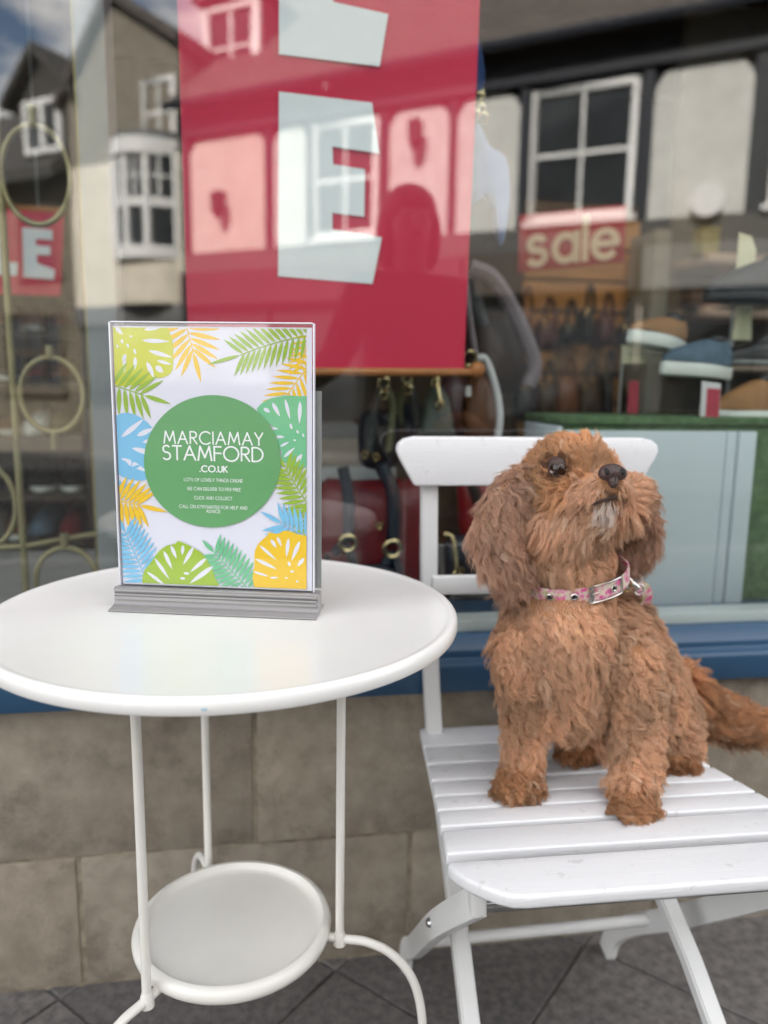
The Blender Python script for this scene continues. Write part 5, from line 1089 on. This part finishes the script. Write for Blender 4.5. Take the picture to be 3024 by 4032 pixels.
    offv = p-gp[gi]; cl = (0.38+0.36*RNG.random(N)); ls = (0.6+0.5*RNG.random(N)); cl += 0.24*np.isin(rg, [REG.index(x) for x in ('earL', 'earR', 'tail')])+0.14*np.isin(rg, [REG.index(x) for x in ('armL', 'armR', 'pawL', 'pawR', 'body')]); cl = np.minimum(cl, 0.92); ls[short] *= 0.22
    nd = np.linalg.norm(p-nose, axis=1); ls *= np.clip(nd/0.034, 0.22, 1.0)
    ed_ = np.linalg.norm(p-np.array(EYE), axis=1); ls *= np.clip(ed_/0.034, 0.36, 1.0)
    mth_ = np.array([tuple(v) for v in MOUTH]); md_ = np.min(np.linalg.norm(p[:, None]-mth_[None], axis=2), axis=1) if N < 1 else np.concatenate([np.min(np.linalg.norm(p[i:i+20000, None]-mth_[None], axis=2), axis=1) for i in range(0, N, 20000)])
    ls *= np.clip(md_/0.014, 0.42, 1.0)
    P = np.zeros((N, K, 3)); jit = RNG.normal(0, 1, (N, 3))
    for k in range(K):
        tt = t[k]
        P[:, k] = p+G[gi, k]*ls[:, None]-offv*(cl*min(1.0, tt*1.5)**0.9)[:, None]*np.where(short, 0, 1)[:, None]+jit*(0.0013*tt)
    P[:, 0] -= nn*0.001
    # colour per strand
    base = np.array([0.685, 0.445, 0.29]); colr = np.tile(base, (N, 1))
    def setc(names, c):
        m = np.isin(rg, [REG.index(x) for x in names]); colr[m] = c
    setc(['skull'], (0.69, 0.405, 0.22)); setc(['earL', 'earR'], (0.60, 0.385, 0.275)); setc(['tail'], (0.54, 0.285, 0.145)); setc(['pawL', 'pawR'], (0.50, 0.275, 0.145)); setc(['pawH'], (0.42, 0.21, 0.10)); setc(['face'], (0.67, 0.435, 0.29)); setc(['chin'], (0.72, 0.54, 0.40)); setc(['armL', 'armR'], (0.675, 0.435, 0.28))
    pn = np.array([noise.noise(Vector(q_)*22) for q_ in gp])[gi]; colr *= (1+0.30*np.clip(pn*1.6, -1, 1))[:, None]*np.array([1, 1, 1])
    hr = gi.max()+1; gvar = RNG.normal(1.0, 0.06, hr); gw = RNG.random(hr)
    colr *= gvar[gi][:, None]*(RNG.normal(1.0, 0.10, N))[:, None]
    pale = np.array([0.85, 0.68, 0.52]); m = (gw[gi] > 0.94) & ~np.isin(rg, [REG.index('pawH')]); colr[m] = colr[m]*0.5+pale*0.5
    lip = np.array(at(2388, 1992, .790)); m = (np.linalg.norm(p-lip, axis=1) < 0.0125); colr[m] = colr[m]*0.25+np.array([0.82, 0.78, 0.74])*0.75
    nb_ = np.array(NOSE)+np.array(_u)*-0.016; m = (np.linalg.norm(p-nb_, axis=1) < 0.009); colr[m] *= np.array([0.32, 0.30, 0.30])
    m = (np.linalg.norm(p-np.array(EYE), axis=1) < 0.0175); colr[m] *= np.array([0.42, 0.36, 0.34])
    m = (md_ < 0.0065) & (p[:, 2] > np.interp(p[:, 0], np.sort(mth_[:, 0]), mth_[np.argsort(mth_[:, 0]), 2])-0.002); colr[m] *= np.array([0.34, 0.30, 0.28])
    colr = np.clip(colr, 0.01, 0.92)
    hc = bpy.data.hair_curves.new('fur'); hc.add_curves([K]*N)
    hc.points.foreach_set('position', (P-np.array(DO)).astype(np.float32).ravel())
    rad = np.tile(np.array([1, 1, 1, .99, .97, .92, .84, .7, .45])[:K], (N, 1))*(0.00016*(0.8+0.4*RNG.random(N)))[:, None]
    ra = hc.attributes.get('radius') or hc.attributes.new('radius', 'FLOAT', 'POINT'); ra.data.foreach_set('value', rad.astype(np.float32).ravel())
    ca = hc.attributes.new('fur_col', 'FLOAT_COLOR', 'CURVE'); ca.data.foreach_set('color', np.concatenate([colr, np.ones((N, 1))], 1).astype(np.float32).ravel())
    o = bpy.data.objects.new('fur', hc); link(o, dog); o['kind'] = 'stuff'
    m_ = bpy.data.materials.new('apricot_fur'); t_ = nodes_of(m_); b_ = t_.nodes['Principled BSDF']; b_.inputs['Roughness'].default_value = 0.42; b_.inputs['Specular IOR Level'].default_value = 0.35
    at_ = t_.nodes.new('ShaderNodeAttribute'); at_.attribute_name = 'fur_col'; t_.links.new(at_.outputs['Color'], b_.inputs['Base Color'])
    tl = t_.nodes.new('ShaderNodeBsdfTranslucent'); t_.links.new(at_.outputs['Color'], tl.inputs[0]); mx = t_.nodes.new('ShaderNodeMixShader'); mx.inputs[0].default_value = 0.35
    out = t_.nodes['Material Output']; t_.links.new(b_.outputs[0], mx.inputs[1]); t_.links.new(tl.outputs[0], mx.inputs[2]); t_.links.new(mx.outputs[0], out.inputs[0])
    hc.materials.append(m_)
    return o
EYE = at(2196, 1846, .8243); NOSE = at(2410, 1868, .778)
# collar ring: centre, axes
COLC = at(2258, 2268, .868)
ca_ = (at(2452, 2222, .875)-at(2064, 2306, .865))/2*1.03; cb_ = (at(2205, 2366, .814)-COLC); cb_ = cb_-ca_*(cb_.dot(ca_)/ca_.length_squared)
COLN = ca_.cross(cb_).normalized()
if COLN.z < 0: COLN = -COLN
MOUTH = smooth_path([at(2318, 1996, .797), at(2360, 1976, .783), at(2405, 1961, .777), at(2434, 1957, .784), at(2444, 1976, .796)], 6); mouth = MOUTH
fur()
# ---- eyes, nose, mouth
eyem = M('dog_eye', (0.022, 0.009, 0.005), 0.05, spec=0.5, var=0.3); lidm = M('dog_eyelid', (0.05, 0.026, 0.018), 0.6)
eo = MB(DO).ell(EYE, 0.0102, 0.0102, 0.0102, seg=24, rings=16).build('eye', eyem, dog, smooth=True)
toC = (CAM-EYE).normalized(); ew = (_r*0.9+_u*0.12).normalized(); eh = toC.cross(ew).normalized()
rim = [EYE+toC*0.0055+ew*0.0102*math.cos(a)+eh*0.0084*math.sin(a) for a in [2*math.pi*k/24 for k in range(24)]]
MB(DO).tube(rim, 0.0010, 8, closed=True).build('eyelid', lidm, eo, smooth=True)
MB(DO).ell(EYE+_u*0.0056-toC*0.0022-_r*0.001, 0.0110, 0.0110, 0.0088, seg=20, rings=14).build('upper_lid', lidm, eo, smooth=True)
MB(DO).ell(EYE+toC*0.0030-ew*0.0066-_u*0.0030, 0.0036, 0.0036, 0.0030, seg=14, rings=10).build('eye_corner', M('dog_eye_corner', (0.30, 0.22, 0.2), 0.3), eo, smooth=True)
nosem = M('dog_nose_leather', (0.055, 0.030, 0.028), 0.36, var=0.3, scale=60, bump=0.5, bscale=420, spec=0.5)
nd_ = (NOSE-at(2330, 1935, .835)).normalized(); nr_ = nd_.cross(Vector((0, 0, 1))).normalized(); nu_ = nr_.cross(nd_).normalized()
Q = Matrix((nr_, nd_, nu_)).transposed()
nb = MB().ell(NOSE+nu_*0.002, 0.0150, 0.0096, 0.0100, Q).ell(NOSE+nr_*0.0080+nd_*0.0014+nu_*0.0005, 0.0079, 0.0078, 0.0074, Q).ell(NOSE-nr_*0.0080+nd_*0.0014+nu_*0.0005, 0.0079, 0.0078, 0.0074, Q).ell(NOSE-nu_*0.0078+nd_*0.0008, 0.0058, 0.0060, 0.0082, Q)
rawn = bpy.data.objects.new('n', nb.mesh('n')); COL.objects.link(rawn); md = rawn.modifiers.new('r', 'REMESH'); md.mode = 'VOXEL'; md.voxel_size = 0.0009; sm = rawn.modifiers.new('s', 'SMOOTH'); sm.iterations = 4
nme = bpy.data.meshes.new_from_object(rawn.evaluated_get(bpy.context.evaluated_depsgraph_get())); bpy.data.objects.remove(rawn)
nme.transform(Matrix.Translation(-DO)); nme.polygons.foreach_set('use_smooth', [True]*len(nme.polygons)); nme.materials.append(nosem); no = bpy.data.objects.new('nose', nme); link(no, dog)
holem = M('nostril_dark', (0.004, 0.003, 0.003), 0.7)
for s_ in (-1, 1): MB(DO).ell(NOSE+nr_*0.0086*s_+nd_*0.0076+nu_*0.0005, 0.0030, 0.0030, 0.0040, Q).build('nostril', holem, no, smooth=True)
MB(DO).tube([NOSE+nd_*0.0072-nu_*0.002, NOSE+nd_*0.0064-nu_*0.0085, NOSE+nd_*0.004-nu_*0.0145], 0.0008, 6).build('philtrum', holem, no, smooth=True)
MB(DO).tube(mouth, [0.0006]+[0.0016]*(len(mouth)-2)+[0.0005], 8).build('mouth', M('dog_lip', (0.03, 0.014, 0.012), 0.5), dog, smooth=True)
# claws of the shaded hind foot
for k in range(4): 
    p = at(2235+k*24, 2968+(k % 2)*4, .888); MB(DO).tube([p, p+Vector((0, -0.004, -0.003)), p+Vector((0, -0.006, -0.007))], [0.0016, 0.0013, 0.0003], 6).build('claw', lidm, dog, smooth=True)
# ---- collar and leash clip
flor = bpy.data.materials.new('pink_floral_webbing')
def _flor():
    t = nodes_of(flor); b = t.nodes['Principled BSDF']; b.inputs['Roughness'].default_value = 0.75
    tc = t.nodes.new('ShaderNodeTexCoord'); v = t.nodes.new('ShaderNodeTexVoronoi'); v.inputs['Scale'].default_value = 105; n = t.nodes.new('ShaderNodeTexNoise'); n.inputs['Scale'].default_value = 150; n.inputs['Detail'].default_value = 4
    mxv = t.nodes.new('ShaderNodeMixRGB'); mxv.inputs[0].default_value = 0.02; t.links.new(tc.outputs['Object'], mxv.inputs[1]); t.links.new(n.outputs['Color'], mxv.inputs[2]); t.links.new(tc.outputs['Object'], n.inputs['Vector']); t.links.new(mxv.outputs[0], v.inputs['Vector'])
    r = t.nodes.new('ShaderNodeValToRGB'); e = r.color_ramp.elements; e[0].position = 0.0; e[0].color = (0.55, 0.05, 0.22, 1); e[1].position = 0.66; e[1].color = (0.62, 0.55, 0.43, 1)
    a = e.new(0.36); a.color = (0.6, 0.13, 0.3, 1); a = e.new(0.5); a.color = (0.66, 0.36, 0.42, 1); r.color_ramp.interpolation = 'LINEAR'
    t.links.new(v.outputs['Distance'], r.inputs[0]); n2 = t.nodes.new('ShaderNodeTexNoise'); n2.inputs['Scale'].default_value = 90; r2 = t.nodes.new('ShaderNodeValToRGB'); r2.color_ramp.elements[0].position = 0.58; r2.color_ramp.elements[1].position = 0.64
    mx = t.nodes.new('ShaderNodeMixRGB'); mx.inputs[2].default_value = (0.4, 0.36, 0.2, 1); t.links.new(tc.outputs['Object'], n2.inputs['Vector']); t.links.new(n2.outputs['Fac'], r2.inputs[0]); t.links.new(r2.outputs[0], mx.inputs[0]); t.links.new(r.outputs[0], mx.inputs[1]); t.links.new(mx.outputs[0], b.inputs['Base Color'])
_flor()
col = thing('dog_collar', 'pink floral webbing collar with metal eyelets and buckle on the dog', 'collar', tuple(COLC)); co_ = COLC
def cpt(a, h=0.0, k=1.0): return COLC+(ca_*math.cos(a)+cb_*math.sin(a))*k+COLN*h
mb = MB(co_); n = 72; vs = []; fs = []; hb = 0.0090
for i in range(n):
    a = 2*math.pi*i/n; vs += [cpt(a, -hb, 1.0), cpt(a, hb, 0.985), cpt(a, hb, 1.02), cpt(a, -hb, 1.035)]
for i in range(n):
    j = (i+1) % n
    for k in range(4): fs.append((4*i+k, 4*j+k, 4*j+(k+1) % 4, 4*i+(k+1) % 4))
soft(mb.add(vs, fs), 'band', flor, col)
silver = M('silver_metal', (0.62, 0.60, 0.57), 0.25, metal=1.0, var=0.1)
def ang_of(px):                                 # parameter on the front of the ring that shows at this pixel column
    best = None
    for i in range(400):
        a = 2*math.pi*i/400; P = cpt(a)
        if (P-COLC).dot(_f) > 0: continue
        d = P-CAM; x = 1512+FPX*d.dot(_r)/d.dot(_f)
        if best is None or abs(x-px) < best[0]: best = (abs(x-px), a)
    return best[1]
for px in (2168, 2260, 2412):
    a = ang_of(px); c = cpt(a, 0, 1.045); e1 = (cpt(a+0.01, 0, 1.045)-c).normalized(); e2 = COLN
    er = MB(co_).tube([c+e1*0.0036*math.cos(q_)+e2*0.0036*math.sin(q_) for q_ in [2*math.pi*k/18 for k in range(18)]], 0.0011, 7, closed=True).build('eyelet', silver, col, smooth=True)
    nn_ = e1.cross(e2); MB(co_).ell(c, 0.0026, 0.0026, 0.0008, Matrix((e1, e2, nn_)).transposed()).build('eyelet_hole', holem, er, smooth=True)
a0_, a1_ = ang_of(2322), ang_of(2440)
loop = [cpt(a0_+(a1_-a0_)*i/8, -hb-0.0015, 1.05) for i in range(9)] + [cpt(a1_, hb+0.0015, 1.04)] + [cpt(a1_+(a0_-a1_)*i/8, hb+0.0015, 1.04) for i in range(1, 9)]
MB(co_).tube(loop, 0.0013, 8, closed=True).build('buckle_frame', silver, col, smooth=True)
c = cpt(a0_, 0, 1.055); e1 = (cpt(a1_, 0, 1.055)-c).normalized(); MB(co_).obox(c+e1*0.002, e1*0.0036, COLN*(hb+0.002), e1.cross(COLN)*0.0009).build('buckle_plate', silver, col, bevel=0.0006)
MB(co_).tube([c+e1*0.003, c+e1*0.012+(CAM-c).normalized()*0.001], 0.0012, 7).build('buckle_prong', silver, col, smooth=True)
le = thing('leash', 'pink floral leash with a silver snap hook clipped to the collar', 'leash', tuple(at(2550, 2380, .90))); lo_ = le.location
A_ = at(2446, 2268, .872); B_ = at(2512, 2318, .872)
MB(lo_).tube(smooth_path([A_, A_.lerp(B_, .3)+Vector((0, 0, .003)), A_.lerp(B_, .7), B_], 5), [0.003]+[0.0042]*8+[0.0055]*6+[0.004], 10).build('snap_hook', silver, le, smooth=True)
MB(lo_).tube([B_+Vector((0.006*math.cos(q_), -0.002, 0.007*math.sin(q_))) for q_ in [2*math.pi*k/16 for k in range(16)]], 0.0014, 8, closed=True).build('swivel_ring', silver, le, smooth=True)
MB(lo_).tube([at(2470, 2305, .868)+Vector((0.006*math.cos(q_), -0.001*math.sin(q_), 0.008*math.sin(q_))) for q_ in [2*math.pi*k/16 for k in range(16)]], 0.0011, 8, closed=True).build('d_ring', gold, le, smooth=True)
pth = smooth_path([at(2505, 2325, .874), at(2532, 2315, .878), at(2548, 2345, .884), at(2540, 2385, .893), at(2528, 2450, .915), at(2560, 2560, .965), at(2640, 2800, 1.02)], 6)
vs = []; fs = []; n = len(pth)
for i, p in enumerate(pth):
    d = (pth[min(i+1, n-1)]-pth[max(i-1, 0)]).normalized(); s_ = d.cross(Vector((0, -1, 0.2))).normalized()*0.0078; u_ = s_.cross(d).normalized()*0.0012
    vs += [p-s_-u_, p+s_-u_, p+s_+u_, p-s_+u_]
for i in range(n-1): fs += [(4*i+k, 4*i+(k+1) % 4, 4*i+4+(k+1) % 4, 4*i+4+k) for k in range(4)]
fs += [(3, 2, 1, 0), tuple(4*(n-1)+k for k in range(4))]
soft(MB(lo_).add(vs, fs), 'webbing', flor, le)
# ================================================================== the person taking the picture (mirrored in the pane)
def skinned(name, chains, m, parent, off, levels=2):
    vs = []; es = []; rr = []
    idx = {}
    for ch in chains:
        prev = None
        for (p, r_) in ch:
            key = tuple(round(c, 4) for c in p)
            if key not in idx: idx[key] = len(vs); vs.append(Vector(p)-Vector(off)); rr.append(r_)
            i = idx[key]
            if prev is not None and prev != i: es.append((prev, i))
            prev = i
    me = bpy.data.meshes.new(name); me.from_pydata([tuple(v) for v in vs], es, []); o = bpy.data.objects.new(name, me); link(o, parent); me.materials.append(m)
    sk = o.modifiers.new('skin', 'SKIN'); sk.use_smooth_shade = True
    for i, r_ in enumerate(rr):
        d = me.skin_vertices[0].data[i]; d.radius = r_ if isinstance(r_, tuple) else (r_, r_)
    me.skin_vertices[0].data[0].use_root = True
    sb = o.modifiers.new('sub', 'SUBSURF'); sb.levels = levels; sb.render_levels = levels
    return o
PX, PY = 0.47, -0.24
person = thing('person', 'person in a dark coat holding up a phone, seen mirrored in the window', 'person', (PX, PY, 0)); po = person.location
skn = M('skin', (0.45, 0.27, 0.2), 0.5, var=0.08, scale=10); coat = M('dark_coat', (0.02, 0.02, 0.026), 0.8, var=0.2, scale=30); jean = M('dark_jeans', (0.03, 0.04, 0.07), 0.85, var=0.2, scale=40); hairm = M('brown_hair', (0.06, 0.035, 0.02), 0.5, var=0.3, scale=40, stretch=(1, 1, 0.2)); shoem = M('person_shoe', (0.02, 0.02, 0.02), 0.5)
pel = ((PX, PY-.02, .80), (.145, .10)); spn = ((PX, PY, .98), (.125, .09)); chs = ((PX, PY+.01, 1.14), (.155, .10)); nkb = ((PX, PY, 1.245), (.062, .058)); nk = ((PX-.005, PY+.012, 1.295), .05); hd0 = ((PX-.01, PY+.03, 1.36), (.066, .072)); hd1 = ((PX-.01, PY+.03, 1.43), (.073, .085)); hd2 = ((PX-.01, PY+.02, 1.48), (.055, .065))
shL = ((PX-.165, PY, 1.205), .058); elL = ((PX-.235, PY-.02, .99), .043); wrL = ((PX-.42, PY+.125, .885), .027)
shR = ((PX+.165, PY, 1.205), .058); elR = ((PX+.225, PY-.03, .96), .043); wrR = ((PX+.215, PY+.05, .735), .028)
hipL = ((PX-.085, PY-.02, .76), .088); knL = ((PX-.09, PY+.01, .43), .058); anL = ((PX-.095, PY-.02, .085), .038); hipR = ((PX+.085, PY-.02, .76), .088); knR = ((PX+.09, PY+.01, .43), .058); anR = ((PX+.095, PY-.02, .085), .038)
def toe(a): return ((a[0][0], a[0][1]+.15, .03), .028)
PHONE = Vector((0.022, -0.013, CAM_H-0.055))
palmL = ((0.068, PHONE.y-.022, .872), .020)
fing = []
for k, (dz, ln) in enumerate(((.020, .9), (.004, 1.0), (-.012, .95), (-.027, .78))):
    b = (0.070, PHONE.y-.028, .872+dz); fing.append([palmL, (b, .0085), ((0.058-.004, PHONE.y-.024, .872+dz+.004), .0085), ((0.030, PHONE.y-.017, .872+dz+.008*ln), .0078), ((0.012, PHONE.y-.015, .872+dz+.008), .0065)])
thumb = [palmL, ((0.080, PHONE.y-.010, .885), .0095), ((0.074, PHONE.y+.004, .905), .009), ((0.066, PHONE.y+.010, .922), .0075)]
handR = [[wrR, ((PX+.212, PY+.07, .69), .024)]] + [[((PX+.212, PY+.07, .69), .024), ((PX+.212+d, PY+.078, .66), .0085), ((PX+.210+d, PY+.084, .635-l), .008), ((PX+.205+d, PY+.074, .612-l), .0065)] for d, l in ((-.024, .0), (-.008, .008), (.008, .006), (.022, -.004))] + [[((PX+.212, PY+.07, .69), .024), ((PX+.185, PY+.09, .685), .009), ((PX+.18, PY+.098, .66), .0078)]]
skinned('body', [[pel, spn, chs, nkb, nk, hd0, hd1, hd2], [chs, shL, elL, wrL, palmL], [chs, shR, elR, wrR], [pel, hipL, knL, anL, toe(anL)], [pel, hipR, knR, anR, toe(anR)]] + fing + [thumb] + handR, skn, person, po)
f_ = lambda n, k: (n[0], tuple(c*k for c in n[1]) if isinstance(n[1], tuple) else n[1]*k)
mid = lambda a, b, t: tuple(a[0][i]+(b[0][i]-a[0][i])*t for i in range(3))
skinned('coat', [[((PX, PY-.02, .66), (.17, .125)), f_(pel, 1.14), f_(spn, 1.2), f_(chs, 1.16), (nkb[0], (.085, .08))], [f_(chs, 1.16), f_(shL, 1.22), f_(elL, 1.35), (mid(elL, wrL, .86), .042)], [f_(chs, 1.16), f_(shR, 1.22), f_(elR, 1.35), (mid(elR, wrR, .86), .042)]], coat, person, po)
skinned('trousers', [[((PX, PY-.02, .80), (.14, .1)), f_(hipL, 1.06), f_(knL, 1.2), ((anL[0][0], anL[0][1], .12), .058)], [((PX, PY-.02, .80), (.14, .1)), f_(hipR, 1.06), f_(knR, 1.2), ((anR[0][0], anR[0][1], .12), .058)]], jean, person, po)
for a in (anL, anR): skinned('shoe', [[((a[0][0], a[0][1]-.03, .045), .043), ((a[0][0], a[0][1]+.05, .045), .045), ((a[0][0], a[0][1]+.14, .036), .034), ((a[0][0], a[0][1]+.185, .03), .022)]], shoem, person, po)
hc_ = Vector((PX-.01, PY+.012, 1.425))
mb = MB(po).ell(hc_+Vector((0, -.012, .022)), .088, .098, .088).ell(hc_+Vector((-.07, -.015, -.05)), .034, .058, .10).ell(hc_+Vector((.07, -.015, -.05)), .034, .058, .10).ell(hc_+Vector((0, -.06, -.07)), .085, .05, .12)
hro = mb.build('hair', hairm, person, smooth=True)
fc = Vector((PX-.01, PY+.115, 1.41))
MB(po).ell(fc+Vector((0, .0, -.006)), .013, .018, .022).build('nose', skn, person, smooth=True)
for s_ in (-1, 1):
    MB(po).ell(fc+Vector((.030*s_, -.016, .022)), .013, .011, .008).build('eye', M('person_eye', (.5, .48, .46), .2), person, smooth=True)
    MB(po).ell(fc+Vector((.078*s_, -.09, .0)), .012, .02, .032).build('ear', skn, person, smooth=True)
MB(po).ell(fc+Vector((0, -.010, -.042)), .024, .009, .007).build('mouth', M('person_lip', (.35, .12, .11), .5), person, smooth=True)
ph_ = thing('phone', 'dark mobile phone held in front of the person in the dark coat', 'phone', tuple(PHONE))
MB().box((-.037, -.0038, -.083), (.037, .0038, .066)).build('case', M('phone_case', (.02, .02, .022), .3), ph_, bevel=.003)
MB().box((-.034, -.0042, -.079), (.034, -.0039, .062)).build('screen', M('phone_screen', (.01, .01, .012), .05), ph_)
MB().lathe([(0, .0), (.0075, 0), (.0075, .0015), (0, .0015)], (-.022, .0039, .05), 16, axis=(0, 1, 0)).build('camera_lens', M('phone_lens', (.01, .01, .02), .05), ph_)
